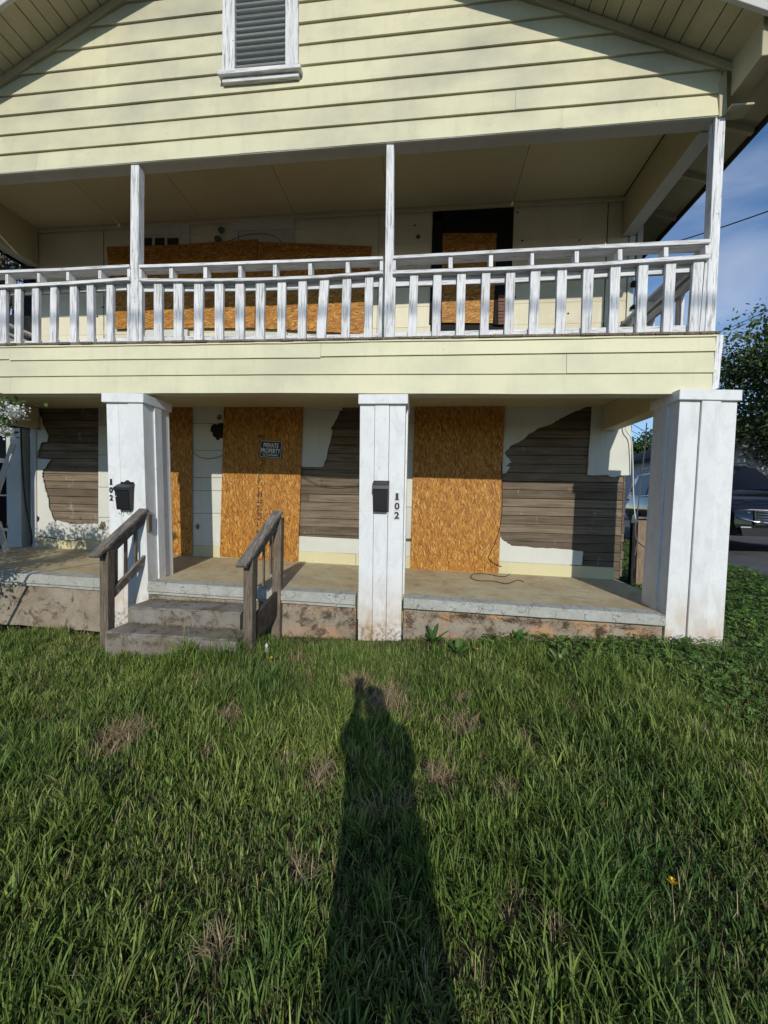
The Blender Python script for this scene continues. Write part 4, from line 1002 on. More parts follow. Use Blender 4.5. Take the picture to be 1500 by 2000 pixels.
suv(Vector((ctr.x, ctr.y, float(ground(ctr.x, ctr.y))+.02)), ha, 'large black parked car with chrome trim behind the right pillar')

def lap_wall_mat(name, base, sp=.12):
    s = Mt(name, .6); z = s.math('FRACT', s.math('DIVIDE', s.sep(2), sp)); s.col(s.mix(s.ramp(s.noise(1.5), [(.4, 0), (.7, .4)]), base, tuple(x*.7 for x in base)))
    s.bump(z, 1., .02); return s.m
NWHITE = lap_wall_mat('neighbour_shaded_white_laps', (.47, .48, .50)); NDARK = lap_wall_mat('neighbour_dark_laps', (.045, .052, .066), .11)  # white siding greyed: its dappled shade is put into the base colour
def neighbour(x0, x1, y0, y1, zg, ze, slope, axis, wallm, label, wins, name='neighbour_house'):
    h = empty(name, ((x0+x1)/2, y0, zg), label=label, cat='house')
    V = [(x, y, z) for z in (zg-.5, ze) for y in (y0, y1) for x in (x0, x1)]
    fixn(obj('wall', V, [[0, 1, 5, 4], [2, 3, 7, 6], [0, 2, 6, 4], [1, 3, 7, 5], [4, 5, 7, 6]], wallm, h))
    o_ = .35
    if axis == 'x':
        ym = (y0+y1)/2; zr = ze+slope*(y1-y0)/2; q = [(y0-o_, ze-slope*o_), (ym, zr), (y1+o_, ze-slope*o_)]
        for s in ((0, 1), (1, 2)):
            V = [(x, q[k][0], q[k][1]+dz) for dz in (0, .14) for k in s for x in (x0-o_, x1+o_)]
            fixn(obj('roof', V, [[0, 1, 3, 2], [4, 5, 7, 6], [0, 1, 5, 4], [2, 3, 7, 6], [0, 2, 6, 4], [1, 3, 7, 5]], ROOF, h))
        for x in (x0, x1): obj('gable_end', [(x, y0, ze), (x, y1, ze), (x, ym, zr)], [[0, 1, 2]], wallm, h)
        box('fascia', x0-o_-.02, x1+o_+.02, y0-o_-.03, y0-o_-.005, ze-slope*o_-.08, ze-slope*o_+.13, WHITE_D, h)
    else:
        xm = (x0+x1)/2; zr = ze+slope*(x1-x0)/2; q = [(x0-o_, ze-slope*o_), (xm, zr), (x1+o_, ze-slope*o_)]
        for s in ((0, 1), (1, 2)):
            V = [(q[k][0], y, q[k][1]+dz) for dz in (0, .14) for k in s for y in (y0-o_, y1+o_)]
            fixn(obj('roof', V, [[0, 1, 3, 2], [4, 5, 7, 6], [0, 1, 5, 4], [2, 3, 7, 6], [0, 2, 6, 4], [1, 3, 7, 5]], ROOF, h))
        for y in (y0, y1): obj('gable_end', [(x0, y, ze), (x1, y, ze), (xm, y, zr)], [[0, 1, 2]], wallm, h)
    for (wx, wz, ww, wh, side) in wins:
        if side == 'front':
            w_ = box('window', wx-ww/2-.08, wx+ww/2+.08, y0-.03, y0-.004, wz-wh/2-.08, wz+wh/2+.08, WHITE_D, h)
            for k in (0, 1): obj('pane', [(wx-ww/2, y0-.034, wz-wh/2+k*(wh/2+.02)), (wx+ww/2, y0-.034, wz-wh/2+k*(wh/2+.02)), (wx+ww/2, y0-.034, wz-.02+k*(wh/2)), (wx-ww/2, y0-.034, wz-.02+k*(wh/2))], [[0, 1, 2, 3]], GLASS, w_)
        else:
            w_ = box('window', x1+.004, x1+.03, wx-ww/2-.08, wx+ww/2+.08, wz-wh/2-.08, wz+wh/2+.08, WHITE_D, h)
            for k in (0, 1): obj('pane', [(x1+.034, wx-ww/2, wz-wh/2+k*(wh/2+.02)), (x1+.034, wx+ww/2, wz-wh/2+k*(wh/2+.02)), (x1+.034, wx+ww/2, wz-.02+k*(wh/2)), (x1+.034, wx-ww/2, wz-.02+k*(wh/2))], [[0, 1, 2, 3]], GLASS, w_)
    return h
neighbour(11.6, 20, 13, 21, .9, 4.0, .45, 'y', NWHITE, 'white lap sided house across the side street behind the car', [(15.5, 2.4, 1., 1.4, 'front'), (18, 2.4, 1., 1.4, 'front')])
neighbour(6.0, 14.5, 27, 34, .9, 3.9, .4, 'x', lap_wall_mat('neighbour_grey_laps', (.30, .31, .33)), 'low grey roofed house far behind, in the gap beside the right pillar', [(9, 2.6, 1.2, 1.2, 'front')])
neighbour(-19, -9.6, 2.2, 12, -.1, 4.2, .7, 'y', NDARK, 'dark slate sided house left of the porch with white window trim', [(4.2, 1.5, 1.1, 1.5, 'side'), (7.5, 1.5, 1.1, 1.5, 'side'), (4.2, 3.6, 1.1, 1.2, 'side')])

# ---- foliage helpers (numpy)
def quads_mesh(name, V, F4, cols, mat, parent=None):
    me = bpy.data.meshes.new(name); nv = len(V); nf = len(F4); k = F4.shape[1]
    me.vertices.add(nv); me.vertices.foreach_set('co', V.astype(np.float32).ravel())
    me.loops.add(nf*k); me.loops.foreach_set('vertex_index', F4.astype(np.int32).ravel())
    me.polygons.add(nf); me.polygons.foreach_set('loop_start', np.arange(0, nf*k, k, dtype=np.int32)); me.polygons.foreach_set('loop_total', np.full(nf, k, dtype=np.int32))
    at = me.attributes.new('col', 'FLOAT_COLOR', 'POINT'); at.data.foreach_set('color', np.c_[cols, np.ones(nv)].astype(np.float32).ravel())
    me.materials.append(mat); me.update(calc_edges=True); me.validate()
    o = bpy.data.objects.new(name, me); COL.objects.link(o); return attach(o, parent)
def unit(a): return a/np.maximum(np.linalg.norm(a, axis=1, keepdims=True), 1e-9)
def leaf_cloud(name, C, size, cols, mat, parent, up=.3, nrm_bias=None, aspect=.5):
    """one folded diamond leaf (4 vertices, 2 faces) at each centre"""
    n = len(C); d = unit(rng.normal(size=(n, 3))+np.array([0, 0, -up])); r_ = unit(np.cross(d, rng.normal(size=(n, 3))+(nrm_bias if nrm_bias is not None else np.array([0, 0, 1.2]))))
    s = np.asarray(size)*rng.uniform(.6, 1.25, n); s = s[:, None]; up_ = np.cross(r_, d)
    V = np.stack([C-d*s*.5, C+r_*s*aspect*.5+up_*s*.06, C+d*s*.5, C-r_*s*aspect*.5+up_*s*.06], 1).reshape(-1, 3)
    i = np.arange(n)*4; F = np.concatenate([np.c_[i, i+1, i+2], np.c_[i, i+2, i+3]]).reshape(-1, 3)
    return quads_mesh(name, V, F, np.repeat(cols, 4, 0), mat, parent)
def tree(base_, h, trunk_r, crown_c, crown_r, nclump, nleaf, size, pal, label, name='leafy_tree', group=None, cat='tree', squash=1., clr=(.45, .85)):
    b = Vector(base_); t = empty(name, b, label=label, cat=cat, group=group)
    cc = Vector(crown_c)
    tube('trunk', curve_pts([b-Vector((0, 0, .2)), b.lerp(cc, .35)+Vector((.12, .1, 0)), b.lerp(cc, .7)-Vector((.1, 0, 0)), cc+Vector((0, 0, crown_r*.4))], 4), [trunk_r*max(.25, 1-.06*i) for i in range(13)], BARK, t, 8)
    dirs = unit(rng.normal(size=(nclump, 3))); rad = rng.uniform(clr[0], 1., nclump)**.6
    cl = np.array(cc)+dirs*rad[:, None]*crown_r*np.array([1, 1, squash])
    for k in range(0, nclump, max(1, nclump//14)):
        p = Vector(cl[k]); s_ = b.lerp(cc, random.uniform(.45, .95)); tube('limb', curve_pts([s_, s_.lerp(p, .5)+Vector((0, 0, .1*crown_r)), p], 4), [trunk_r*.38*(1-.1*i) for i in range(9)], BARK, t, 6)
    per = nleaf//nclump; C = np.repeat(cl, per, 0)+rng.normal(size=(nclump*per, 3))*crown_r*.17*np.array([1, 1, .7])
    tone = np.repeat(rng.uniform(.6, 1.25, nclump), per); pal = np.array(pal); cols = pal[rng.integers(0, len(pal), len(C))]*tone[:, None]*rng.uniform(.8, 1.2, (len(C), 1))
    leaf_cloud('crown', C, size, cols, LEAFM, t)
    return t
GRN = [(.05, .085, .025), (.075, .11, .03), (.04, .065, .022), (.10, .13, .045)]
p = U(1535, 760, 11.5)
tree((p.x+1.8, 12, .9), 7, .22, (p.x+.75, 11.6, p.z+.0), 3.0, 70, 30000, .17, GRN, 'dark glossy leaved tree right of the balcony corner', clr=(.3, .8))
p = U(1262, 876, 30); tree((p.x, 31, .9), 6, .2, (p.x, 31, p.z-.7), 2.0, 26, 5000, .30, [(.06, .11, .03), (.08, .13, .035)], 'round green tree seen in the gap beside the right pillar', clr=(.3, .8))
p = U(1450, 905, 40); tree((p.x+3, 42, .9), 6, .25, (p.x+3, 42, 3.6), 3.6, 26, 4000, .5, GRN, 'large dark tree behind the white neighbouring house', clr=(.3, .8))
p = U(18, 500, 9); tree((p.x-.6, 9.5, 0), 7, .2, (p.x-.6, 9.3, p.z+.5), 1.7, 30, 9000, .17, [(.085, .075, .03), (.10, .08, .04), (.05, .07, .02), (.12, .09, .06)], 'brownish budding tree beyond the left end of the balcony')
# ---- flowering shrub at the left end of the porch
def shrub():
    b = (-4.95, -1.0, float(ground(-4.95, -1.0))); s = empty('flowering_shrub', b, label='white flowering shrub reaching in at the left edge by the porch', cat='shrub')
    fl = U(14, 812, -1.0); main = np.array((-5.2, -1.05, 1.5))
    for k in range(9):
        a = random.uniform(0, 6.28); e = Vector(main)+Vector((math.cos(a)*.6, math.sin(a)*.5, random.uniform(-.1, .6)))
        if k == 0: e = fl
        tube('stem', curve_pts([Vector(b)-Vector((0, 0, .1)), Vector(b).lerp(e, .5)+Vector((0, 0, .12)), e], 5), [.022*(1-.07*i) for i in range(11)], BARK, s, 6)
    cl = main+unit(rng.normal(size=(130, 3)))*rng.uniform(.2, 1, (130, 1))**.5*np.array([.98, .9, .85])
    cl = np.concatenate([cl, np.array(fl)+rng.normal(size=(3, 3))*np.array([.05, .06, .05])+np.array([-.07, 0, -.02])])
    C = np.repeat(cl, 70, 0)+rng.normal(size=(len(cl)*70, 3))*.085
    pal = np.array([(.05, .10, .02), (.07, .13, .03), (.04, .08, .02)]); leaf_cloud('foliage', C, .06, pal[rng.integers(0, 3, len(C))], LEAFM, s)
    fc_ = np.concatenate([cl[rng.integers(0, 130, 60)]+unit(rng.normal(size=(60, 3)))*.09, np.array([U(*q, -1.02) for q in ((6, 797), (22, 796), (33, 801), (14, 806), (4, 836), (9, 845), (-4, 815), (28, 812))])])
    Cf = np.repeat(fc_, 110, 0)+rng.normal(size=(len(fc_)*110, 3))*np.array([.032, .032, .02])
    cols = np.tile(np.array([(.75, .76, .72)]), (len(Cf), 1))*rng.uniform(.8, 1.05, (len(Cf), 1)); leaf_cloud('blossom', Cf, .018, cols, LEAFM, s, aspect=.9)
shrub()
# ---- broken timbers at the left end of the porch
def leaning(a, b, w_, label): tag(beam('leaning_board', a, b, w_, .03, TRIM, None, up=(0, 1, 0)), label, 'board')
leaning(U(26, 868, 1.3), U(-14, 985, 1.15), .085, 'pale board leaning left of the porch wall corner, upper one')
leaning(U(-4, 1020, 1.0), U(13, 1079, 1.0), .085, 'grey board leaning on the porch floor at the left edge, lower one')

# ================================================================== GRASS
def to_px(P):
    q = P-np.array(CAM); z = q@np.array(CF); return 750+FPX*(q@np.array(CR))/z, 1000-FPX*(q@np.array(CU))/z, z
def vnoise(x, y, s, seed):
    r2 = np.random.default_rng(seed); T = r2.random((64, 64)); u, v = x*s+31.7, y*s+17.3
    i, j = np.floor(u).astype(int), np.floor(v).astype(int); f, g = u-i, v-j; f = f*f*(3-2*f); g = g*g*(3-2*g)
    a = lambda p, q: T[p % 64, q % 64]
    return (a(i, j)*(1-f)+a(i+1, j)*f)*(1-g)+(a(i, j+1)*(1-f)+a(i+1, j+1)*f)*g
straw = []
for px, py, r_ in ((748, 1385, .17), (235, 1432, .13), (452, 1398, .085), (620, 1530, .09), (905, 1440, .10), (640, 1425, .06), (600, 1715, .045), (700, 1345, .10), (1020, 1470, .07), (1110, 1900, .05), (860, 1540, .07), (120, 1560, .06), (420, 1860, .04), (1000, 1810, .04), (1370, 1480, .06), (905, 1390, .07), (560, 1500, .05), (790, 1600, .05)):
    p = UZ(px, py, .1); straw.append((p.x, p.y, r_))
for _ in range(40):
    straw.append((random.uniform(-2.2, 2.0), random.uniform(-2.2, -.35), random.uniform(.025, .06)))
def strawness(x, y):
    s = np.zeros_like(x)
    for a, b, r_ in straw: s = np.maximum(s, np.clip(1.35-np.hypot((x-a)*1., (y-b)*.8)/r_+.5*(vnoise(x, y, 14, 5)-.5), 0, 1))
    return s
def blades(name, BX, BY, hgt, wid, lean_az, lean, cols, bend, label, z=None):
    n = len(BX); z = ground(BX, BY)+bumps(BX, BY)-.006 if z is None else z; B = np.c_[BX, BY, z]
    dirh = np.c_[np.cos(lean_az), np.sin(lean_az), np.zeros(n)]; az2 = lean_az+np.pi/2+rng.normal(size=n)*.5
    side = np.c_[np.cos(az2), np.sin(az2), np.zeros(n)]
    ts = (0, .4, .75, 1.); prev = []
    for t in ts:
        l = lean*t+bend*lean*t*t*1.2; up = np.sqrt(np.maximum(1-np.minimum(l, .98)**2, .04))
        prev.append(B+dirh*(hgt*t*np.minimum(l, .98))[:, None]+np.c_[np.zeros(n), np.zeros(n), hgt*t*up])
    w_ = (wid/2)[:, None]
    V = np.stack([prev[0]-side*w_*.8, prev[0]+side*w_*.8, prev[1]-side*w_, prev[1]+side*w_, prev[2]-side*w_*.75, prev[2]+side*w_*.75, prev[3]], 1).reshape(-1, 3)
    i = np.arange(n)*7
    F = np.concatenate([np.c_[i, i+1, i+3], np.c_[i, i+3, i+2], np.c_[i+2, i+3, i+5], np.c_[i+2, i+5, i+4], np.c_[i+4, i+5, i+6]])
    return tag(quads_mesh(name, V, F, np.repeat(cols, 7, 0), LEAFM), label, 'grass', kind='stuff')
def lawn(x0, x1, y0, y1, per_m2, inframe=True):
    n = int((x1-x0)*(y1-y0)*per_m2); x = rng.uniform(x0, x1, n); y = rng.uniform(y0, y1, n)
    P = np.c_[x, y, ground(x, y)]; px, py, zc = to_px(P); vis = (zc > .2) & (px > -120) & (px < 1620) & (py < 2250)
    keep = vis if inframe else (~vis & (rng.random(n) < .35))
    return x[keep], y[keep]
def grow(x, y):
    per = rng.integers(6, 13, len(x)); tid = np.repeat(np.arange(len(x)), per); n = len(tid)
    m = vnoise(x, y, 2.2, 1)*.6+vnoise(x, y, 6.5, 2)*.4; sw = strawness(x, y)
    near_wall = np.clip((y+.34)/.34, 0, 1)*(x > -1.7)
    th = (.042+.135*np.clip((m-.25)*1.6, 0, 1)**1.2)*(1-.68*sw)*(1-.45*near_wall)*rng.uniform(.75, 1.25, len(x))
    th = np.where(rng.random(len(x)) < .06, th*1.5, th); th = np.where((x > xB0-.15) & (x < xB1+.1) & (y > -.82), np.maximum(th*1.5, .10*rng.uniform(.6, 1.3, len(x))), th)
    taz = rng.uniform(0, 2*np.pi, len(x)); tl = .25*rng.random(len(x))
    az = rng.uniform(0, 2*np.pi, n); rr = rng.uniform(0, .028, n)
    BX = x[tid]+np.cos(az)*rr; BY = y[tid]+np.sin(az)*rr
    az_ = np.where(rng.random(n) < .4, taz[tid], az+rng.normal(size=n)*.5)
    lean = np.clip(.06+tl[tid]*.8+rng.exponential(.12, n), 0, .9)
    isst = rng.random(n) < np.clip(sw[tid]*1.1+.04, 0, 1)
    lean = np.where(isst & (sw[tid] > .15), rng.uniform(.45, .9, n), lean); bnd = np.where(isst, .06, .5)
    h = th[tid]*rng.uniform(.55, 1.2, n); h = np.where(isst, rng.uniform(.05, .13, n), h); wd = rng.uniform(.0036, .008, n)*(1-.62*isst)
    hue = vnoise(x, y, 1.3, 9)[tid]; v = rng.uniform(.5, 1.4, n)
    A, Bc, Cc = np.array((.068, .135, .034)), np.array((.165, .235, .045)), np.array((.37, .40, .11))
    col = A*(1-hue[:, None])+Bc*hue[:, None]; mixy = (rng.random(n)*vnoise(x, y, 4, 12)[tid])[:, None]**1.5; col = col*(1-mixy)+Cc*mixy
    col = col*v[:, None]; st_ = np.array((.50, .385, .225))*rng.uniform(.4, 1.25, (n, 1)); col = np.where(isst[:, None], st_, col)
    return BX, BY, h, wd, az_, lean, col, bnd
def solid(x, y):
    """where the porch, pillars and steps stand"""
    s = (y > .03) & (x < 2.3); s |= (y > -.03) & (y < .43) & (x > 2.24) & (x < 2.86); s |= (x > -.70) & (x < -.18) & (y > -.03)
    s |= (x > -3.5) & (x < -2.98) & (y > -.03); s |= (x > xB0+.02) & (x < xB1) & (y > -.58); return s
gxs, gys = lawn(-6.5, 5.2, -3.55, .4, 1000)
k = ~solid(gxs, gys); gxs, gys = gxs[k], gys[k]
edge = (gys > -.30) & (gxs > -1.75) & (gxs < 2.3); k = ~(edge & (rng.random(len(gxs)) < np.clip((gys+.30)/.30, 0, 1)*.85)); gxs, gys = gxs[k], gys[k]
# clover takes over towards the right and in front of the right bay
weedspots = [(845, 1258), (895, 1278), (1095, 1302), (1140, 1305), (1012, 1256), (1318, 1272)]
for px, py in weedspots:
    p = UZ(px, py, .2); k = np.hypot(gxs-p.x, gys-p.y) > .13; gxs, gys = gxs[k], gys[k]
bay = (gxs > .75+.3*vnoise(gxs, gys, 3, 33)) & (gxs < 2.4) & (gys > -.55-.35*(vnoise(gxs, gys, 2.2, 34)-.5)); k = ~(bay & (rng.random(len(gxs)) < .9)); gxs, gys = gxs[k], gys[k]
clov = np.clip((gxs-1.7+.55*(vnoise(gxs, gys, 2.5, 21)-.5)*2)/1.4, 0, 1)*np.clip((gys+1.9)/.9, 0, 1)
k = rng.random(len(gxs)) > clov*.86; gxs, gys = gxs[k], gys[k]
blades('grass', *grow(gxs, gys), 'long unmown green lawn grass in front of the house')
ux_, uy_ = lawn(-6.5, 5.2, -3.3, .35, 6800); k = ~solid(ux_, uy_); ux_, uy_ = ux_[k], uy_[k]; n = len(ux_)
uc = np.array((.10, .15, .038))*rng.uniform(.5, 1.7, (n, 1)); brn = rng.random(n) < .14+.5*strawness(ux_, uy_); uc[brn] = np.array((.30, .22, .12))*rng.uniform(.4, 1.1, (int(brn.sum()), 1))
blades('low_grass', ux_, uy_, rng.uniform(.018, .06, n), rng.uniform(.002, .0042, n), rng.uniform(0, 6.28, n), rng.uniform(.1, .8, n), uc, .4, 'fine low undergrowth between the taller tufts of the lawn')
ox, oy = lawn(-6.5, 5.2, -7.5, .4, 620, False); k = ~solid(ox, oy); blades('grass', *grow(ox[k], oy[k]), 'rougher lawn grass at the sides of the yard')
rx, ry = rng.uniform(2.9, 9, 5200), rng.uniform(.2, 9, 5200)
off = np.array([(Vector((a, b, 0))-Vector((e0.x, e0.y, 0))).dot(en) for a, b in zip(rx, ry)]); k = (off < .05+.08*rng.random(len(rx)))
blades('grass', *grow(rx[k], ry[k]), 'grass on the bank beside the road')
lx, ly = rng.uniform(-9.5, -6.6, 2600), rng.uniform(-3, 8, 2600); blades('grass', *grow(lx, ly), 'grass in the side yard left of the porch')
# long dry stems lying over the lawn
n = 160; dx, dy = lawn(-3.5, 3.5, -3.2, -.2, 9); n = len(dx)
blades('dry_stems', dx, dy, rng.uniform(.10, .22, n), rng.uniform(.0018, .003, n), rng.uniform(0, 6.28, n), rng.uniform(.55, .95, n), np.array((.36, .29, .16))*rng.uniform(.6, 1.1, (n, 1)), .2, 'dry straw stems lying in the lawn')
# ---- clover and small broad leaves as ground cover
def clover(nn, region):
    x = rng.uniform(region[0], region[1], nn); y = rng.uniform(region[2], region[3], nn)
    d = np.clip((x-1.5+.55*(vnoise(x, y, 2.5, 21)-.5)*2)/1.3, 0, 1)*np.clip((y+2.0)/.8, 0, 1)
    off_ = (x-e0.x)*en.x+(y-e0.y)*en.y
    front = np.clip((y+.72)/.15, 0, 1)*((x > .6) & (x < 2.5))*1.
    k = (rng.random(nn) < np.maximum(d, front)) & ~solid(x, y) & (off_ < .05); x, y = x[k], y[k]; n = len(x)
    h = rng.uniform(.02, .085, n)*(.6+.8*vnoise(x, y, 3, 4)); z = ground(x, y)+bumps(x, y)+h
    rot = rng.uniform(0, 2*np.pi, n); V, F, c = [], [], []
    tone = (np.array((.09, .16, .036))*rng.uniform(.6, 1.9, (n, 1)))
    tilt = rng.normal(size=(n, 2))*.3; idx = 0
    for j in range(3):
        a = rot+j*2.0944; d1 = np.c_[np.cos(a), np.sin(a)]; pd = np.c_[-np.sin(a), np.cos(a)]; s = rng.uniform(.013, .025, n)[:, None]
        def pt(f, g, up): q = d1*s*f+pd*s*g; return np.c_[x+q[:, 0], y+q[:, 1], z+q[:, 0]*tilt[:, 0]+q[:, 1]*tilt[:, 1]+up]
        V.append(np.stack([pt(.05, 0, 0), pt(.6, -.5, .003), pt(1.0, -.25, .001), pt(1.0, .25, .001), pt(.6, .5, .003)], 1).reshape(-1, 3))
        i = np.arange(n)*5+idx; F.append(np.concatenate([np.c_[i, i+1, i+2], np.c_[i, i+2, i+3], np.c_[i, i+3, i+4]])); idx += n*5; c.append(np.repeat(tone, 5, 0))
    return tag(quads_mesh('clover', np.concatenate(V), np.concatenate(F), np.concatenate(c), LEAFM), 'low dark clover spreading at the right side of the lawn', 'clover', kind='stuff')
clover(70000, (.4, 6.5, -2.4, 5.5))
# fallen leaf litter and dead vine stems against the foundation
V, F, c = [], [], []
n = 900; x = rng.uniform(-1.75, 2.35, n); y = rng.normal(-.06, .07, n); k = ~((x > -.72) & (x < -.17)) & (y < .02); x, y = x[k], y[k]; n = len(x)
blades('dead_stems', x, y, rng.uniform(.03, .09, n), rng.uniform(.002, .004, n), rng.uniform(0, 6.28, n), rng.uniform(.3, .95, n), np.array((.16, .105, .06))*rng.uniform(.5, 1.3, (n, 1)), .2, 'brown dead stems and litter along the foundation')
n = 700; x = rng.uniform(xA0+.02, xA1-.02, n); lowt = rng.random(n) < .6
y = np.where(lowt, -.32-np.abs(rng.normal(0, .07, n)), .0-np.abs(rng.normal(0, .05, n))); k = ((y > -.57) & lowt) | ((y > -.29) & ~lowt); x, y, lowt = x[k], y[k], lowt[k]; n = len(x)
blades('straw_litter', x, y, rng.uniform(.02, .06, n), rng.uniform(.0015, .003, n), rng.uniform(0, 6.28, n), rng.uniform(.85, .97, n), np.array((.27, .19, .10))*rng.uniform(.5, 1.2, (n, 1)), .2, 'dry straw and needles lying on the concrete treads', z=np.where(lowt, zB, zA)+.003)
def tangles():
    V, F = [], []
    def strands(cx, cz, rx, rz, n):
        for _ in range(n):
            p = Vector((cx+random.gauss(0, rx), .026-random.uniform(0, .018), cz+random.gauss(0, rz))); a_ = random.uniform(0, 6.28); l_ = random.uniform(.012, .045)
            d = Vector((math.cos(a_)*l_, random.uniform(-.006, .003), math.sin(a_)*l_)); q = Vector((-d.z, 0, d.x)).normalized()*.0011; i = len(V); m_ = p+d*.5+q*random.uniform(-5, 5)
            V.extend([p-q, p+q, m_+q, m_-q, p+d]); F.extend([[i, i+1, i+2, i+3], [i+3, i+2, i+4]])
    for px, py, rx, rz, n in ((690, 1215, .02, .05, 130), (560, 1200, .03, .02, 60), (640, 1198, .03, .015, 50), (800, 1212, .03, .04, 140), (905, 1203, .04, .018, 170), (940, 1206, .03, .014, 80), (1000, 1212, .05, .014, 120), (1040, 1214, .04, .012, 70), (1105, 1222, .012, .03, 70), (1172, 1235, .025, .035, 200), (1262, 1245, .04, .03, 170), (1225, 1226, .04, .01, 60)):
        c = U(px, py, .02); strands(c.x, c.z, rx, rz, n)
    for _ in range(420):
        x = random.uniform(-1.45, 2.25)
        if not -.7 < x < -.19: strands(x, deckz(x)-.15-random.expovariate(60), .01, .004, 1)
    return tag(obj('dead_vine', V, F, CHAR, None), 'dry rootlets of dead vine clinging to the foundation under the porch lip', 'vine', kind='stuff')
CHAR2 = flat('dead_vine_bark', (.085, .055, .035), .9)
v_ = tangles(); v_.data.materials[0] = CHAR2

# ---- broad leaved weeds
def weed(px, py, nl, ln, wd, label, col, spread=1.):
    p = UZ(px, py, .17)
    for _ in range(4): p = UZ(px, py, float(ground(p.x, p.y)))
    w_ = empty('broadleaf_weed', p, label=label, cat='weed', group='broad leaved weeds in the lawn')
    for k in range(nl):
        a = k*2.4+random.uniform(-.3, .3); L2 = ln*1.35*random.uniform(.6, 1.1); d = Vector((math.cos(a), math.sin(a), 0)); s = Vector((-d.y, d.x, 0)); V = []; m = 6
        el = random.uniform(.6, 1.3)
        for i in range(m+1):
            t = i/m; ww = wd*1.3*math.sin(math.pi*min(1, t*.9+.08))**.8*(1+.15*math.sin(9*t)); q = p+d*(L2*t*math.cos(el)*spread)+Vector((0, 0, L2*(t*math.sin(el)-.18*t*t)))
            V += [q-s*ww+Vector((0, 0, ww*.35)), q, q+s*ww+Vector((0, 0, ww*.35))]
        F = []
        for i in range(m): F += [[3*i, 3*i+1, 3*i+4, 3*i+3], [3*i+1, 3*i+2, 3*i+5, 3*i+4]]
        o = obj('leaf', V, F, LEAFM, w_); at = o.data.attributes.new('col', 'FLOAT_COLOR', 'POINT'); cc = np.tile(np.array((*col, 1.)), (len(V), 1)); cc[:, :3] *= random.uniform(1., 1.7); at.data.foreach_set('color', cc.astype(np.float32).ravel())
weed(845, 1258, 12, .17, .018, 'leafy weed growing against the foundation right of the middle pillar', (.05, .105, .03))
weed(895, 1278, 12, .15, .026, 'broad leaved weed in front of the foundation, below the yellow flower', (.075, .14, .035))
weed(1095, 1302, 10, .14, .022, 'pale upright broadleaf rosette in front of the right bay', (.14, .20, .07))
weed(1140, 1305, 7, .12, .02, 'small pale rosette just right of the larger one', (.12, .18, .06))
weed(1012, 1256, 9, .14, .026, 'dark broadleaf weed under the porch lip at a yellow flower', (.05, .11, .03))
weed(1318, 1272, 11, .15, .02, 'broadleaf weed at the foot of the right pillar', (.07, .13, .035))
weed(1445, 1200, 11, .2, .012, 'grassy leaved weed on the bank right of the right pillar', (.06, .12, .03))
# ---- dandelions
YEL = flat('dandelion_yellow', (.78, .52, .02), .7)
def dandelion(px, py, label, r_=.016, hgt=.06):
    p = UZ(px, py, .23)
    for _ in range(4): p = UZ(px, py, float(ground(p.x, p.y))+hgt+.03)
    d_ = empty('dandelion', (p.x, p.y, float(ground(p.x, p.y))), label=label, cat='flower', group='dandelions in the lawn')
    tube('stem', [(p.x+.01, p.y+.01, float(ground(p.x, p.y))), (p.x, p.y, p.z)], .002, FENCEW, d_, 5)
    V, F = [], []
    for k in range(34):
        a = k*2.399; el = random.uniform(.05, 1.2); d = Vector((math.cos(a)*math.cos(el), math.sin(a)*math.cos(el), math.sin(el))); s = d.cross(Vector((.1, .2, 1))).normalized()*.0026; i = len(V)
        V += [p-s*.4, p+s*.4, p+d*r_+s, p+d*r_-s]; F.append([i, i+1, i+2, i+3])
    obj('bloom', V, F, YEL, d_)
for px, py, lb in ((932, 1269, 'yellow dandelion bloom in front of the foundation right of the middle pillar'), (530, 1286, 'yellow dandelion bloom by the foot of the right handrail'), (1001, 1242, 'yellow dandelion bloom close under the porch lip'), (1462, 1221, 'yellow dandelion bloom on the bank right of the right pillar'), (1313, 1724, 'yellow dandelion bloom low in the right of the lawn')): dandelion(px, py, lb)
# ---- litter
def litter(px, py, s, label):
    p = UZ(px, py, .14); z = float(ground(p.x, p.y)); bm = bmesh.new(); bmesh.ops.create_icosphere(bm, subdivisions=2, radius=1)
    for v in bm.verts: v.co = Vector((v.co.x*s*.35, v.co.y*s*.3, v.co.z*s))*random.uniform(.6, 1.25)+Vector((0, 0, v.co.z*.0))
    bmesh.ops.translate(bm, verts=bm.verts, vec=(p.x, p.y, z+s*.8)); tag(bmobj('paper_scrap', bm, PAPER), label, 'litter')
litter(521, 1268, .055, 'crumpled white paper scrap beside the right handrail post'); litter(1372, 1336, .018, 'white scrap in the clover in front of the right pillar'); litter(1271, 1926, .02, 'small white scrap at the bottom right of the lawn')

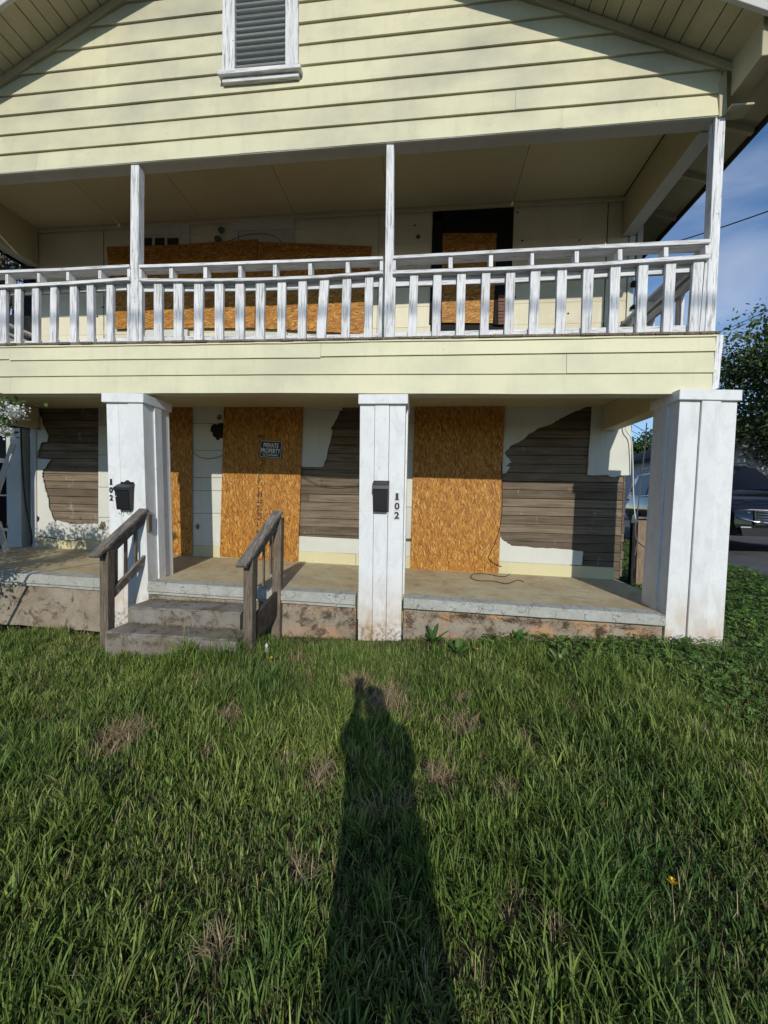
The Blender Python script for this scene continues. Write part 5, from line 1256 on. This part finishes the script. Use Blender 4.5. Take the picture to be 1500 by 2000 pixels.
# ================================================================== PHOTOGRAPHER (stands behind the camera; only the shadow is in view)
def photographer():
    gx0, gy0 = .17, CAM.y-.42; g = float(ground(gx0, gy0)); P = Vector((gx0, gy0, g))
    r = empty('person', P, label='person holding up a phone whose long shadow lies on the lawn', cat='person')
    J = dict(pel=(0, 0, .92), sp=(0, .01, 1.12), ch=(0, .0, 1.32), nk=(0, .02, 1.44), hd=(0, .05, 1.53), ht=(0, .05, 1.64),
             shl=(-.16, 0, 1.37), ell=(-.19, .2, 1.2), wrl=(-.16, .34, 1.38), hal=(-.18, .375, 1.46),
             shr=(.16, 0, 1.37), elr=(.14, .16, 1.15), wrr=(.02, .33, 1.33), har=(-.07, .37, 1.42),
             hpl=(-.10, 0, .88), knl=(-.12, .03, .48), anl=(-.13, -.02, .08), tol=(-.14, .16, .03),
             hpr=(.10, 0, .88), knr=(.13, .02, .48), anr=(.15, -.03, .08), tor=(.16, .15, .03))
    E_ = [('pel', 'sp'), ('sp', 'ch'), ('ch', 'nk'), ('nk', 'hd'), ('hd', 'ht'), ('ch', 'shl'), ('shl', 'ell'), ('ell', 'wrl'), ('wrl', 'hal'), ('ch', 'shr'), ('shr', 'elr'), ('elr', 'wrr'), ('wrr', 'har'),
          ('pel', 'hpl'), ('hpl', 'knl'), ('knl', 'anl'), ('anl', 'tol'), ('pel', 'hpr'), ('hpr', 'knr'), ('knr', 'anr'), ('anr', 'tor')]
    RD = dict(pel=.18, sp=.165, ch=.15, nk=.06, hd=.095, ht=.07, shl=.075, shr=.075, ell=.05, elr=.05, wrl=.03, wrr=.03, hal=.028, har=.028, hpl=.115, hpr=.115, knl=.085, knr=.085, anl=.045, anr=.045, tol=.035, tor=.035)
    for s, h_, o_ in (('l', 'hal', -1), ('r', 'har', 1)):
        for k in range(5):
            a = Vector(J[h_]); n1, n2 = f'f{s}{k}a', f'f{s}{k}b'
            J[n1] = tuple(a+Vector((.012*o_*-1+(.03*o_ if k == 0 else 0), .012, -.02+.018*k))); J[n2] = tuple(a+Vector((-.03*o_, .028, -.022+.02*k)))
            E_ += [(h_, n1), (n1, n2)]; RD[n1] = .010; RD[n2] = .008
    names = list(J); V = [P+Vector(J[k]) for k in names]; Ed = [(names.index(a), names.index(b)) for a, b in E_]
    me = bpy.data.meshes.new('body'); me.from_pydata([tuple(v) for v in V], Ed, []); o = bpy.data.objects.new('body', me); COL.objects.link(o); attach(o, r)
    sk = o.modifiers.new('Skin', 'SKIN')
    for i, k in enumerate(names): me.skin_vertices[0].data[i].radius = (RD[k], RD[k]*(.7 if k in ('pel', 'sp', 'ch') else 1)); me.skin_vertices[0].data[i].use_root = (k == 'pel')
    o.modifiers.new('Sub', 'SUBSURF').levels = 2; o.modifiers['Sub'].render_levels = 2; me.materials.append(flat('dark_clothes', (.03, .035, .05), .9))
    c = CAM-CF*.03; V, F = cbox(c-CU*.04, CR*.037, CU*.075, CF*.004, .003)
    tag(fixn(obj('phone', V, F, BLACKP)), 'black phone held up at the viewpoint', 'phone')
photographer()
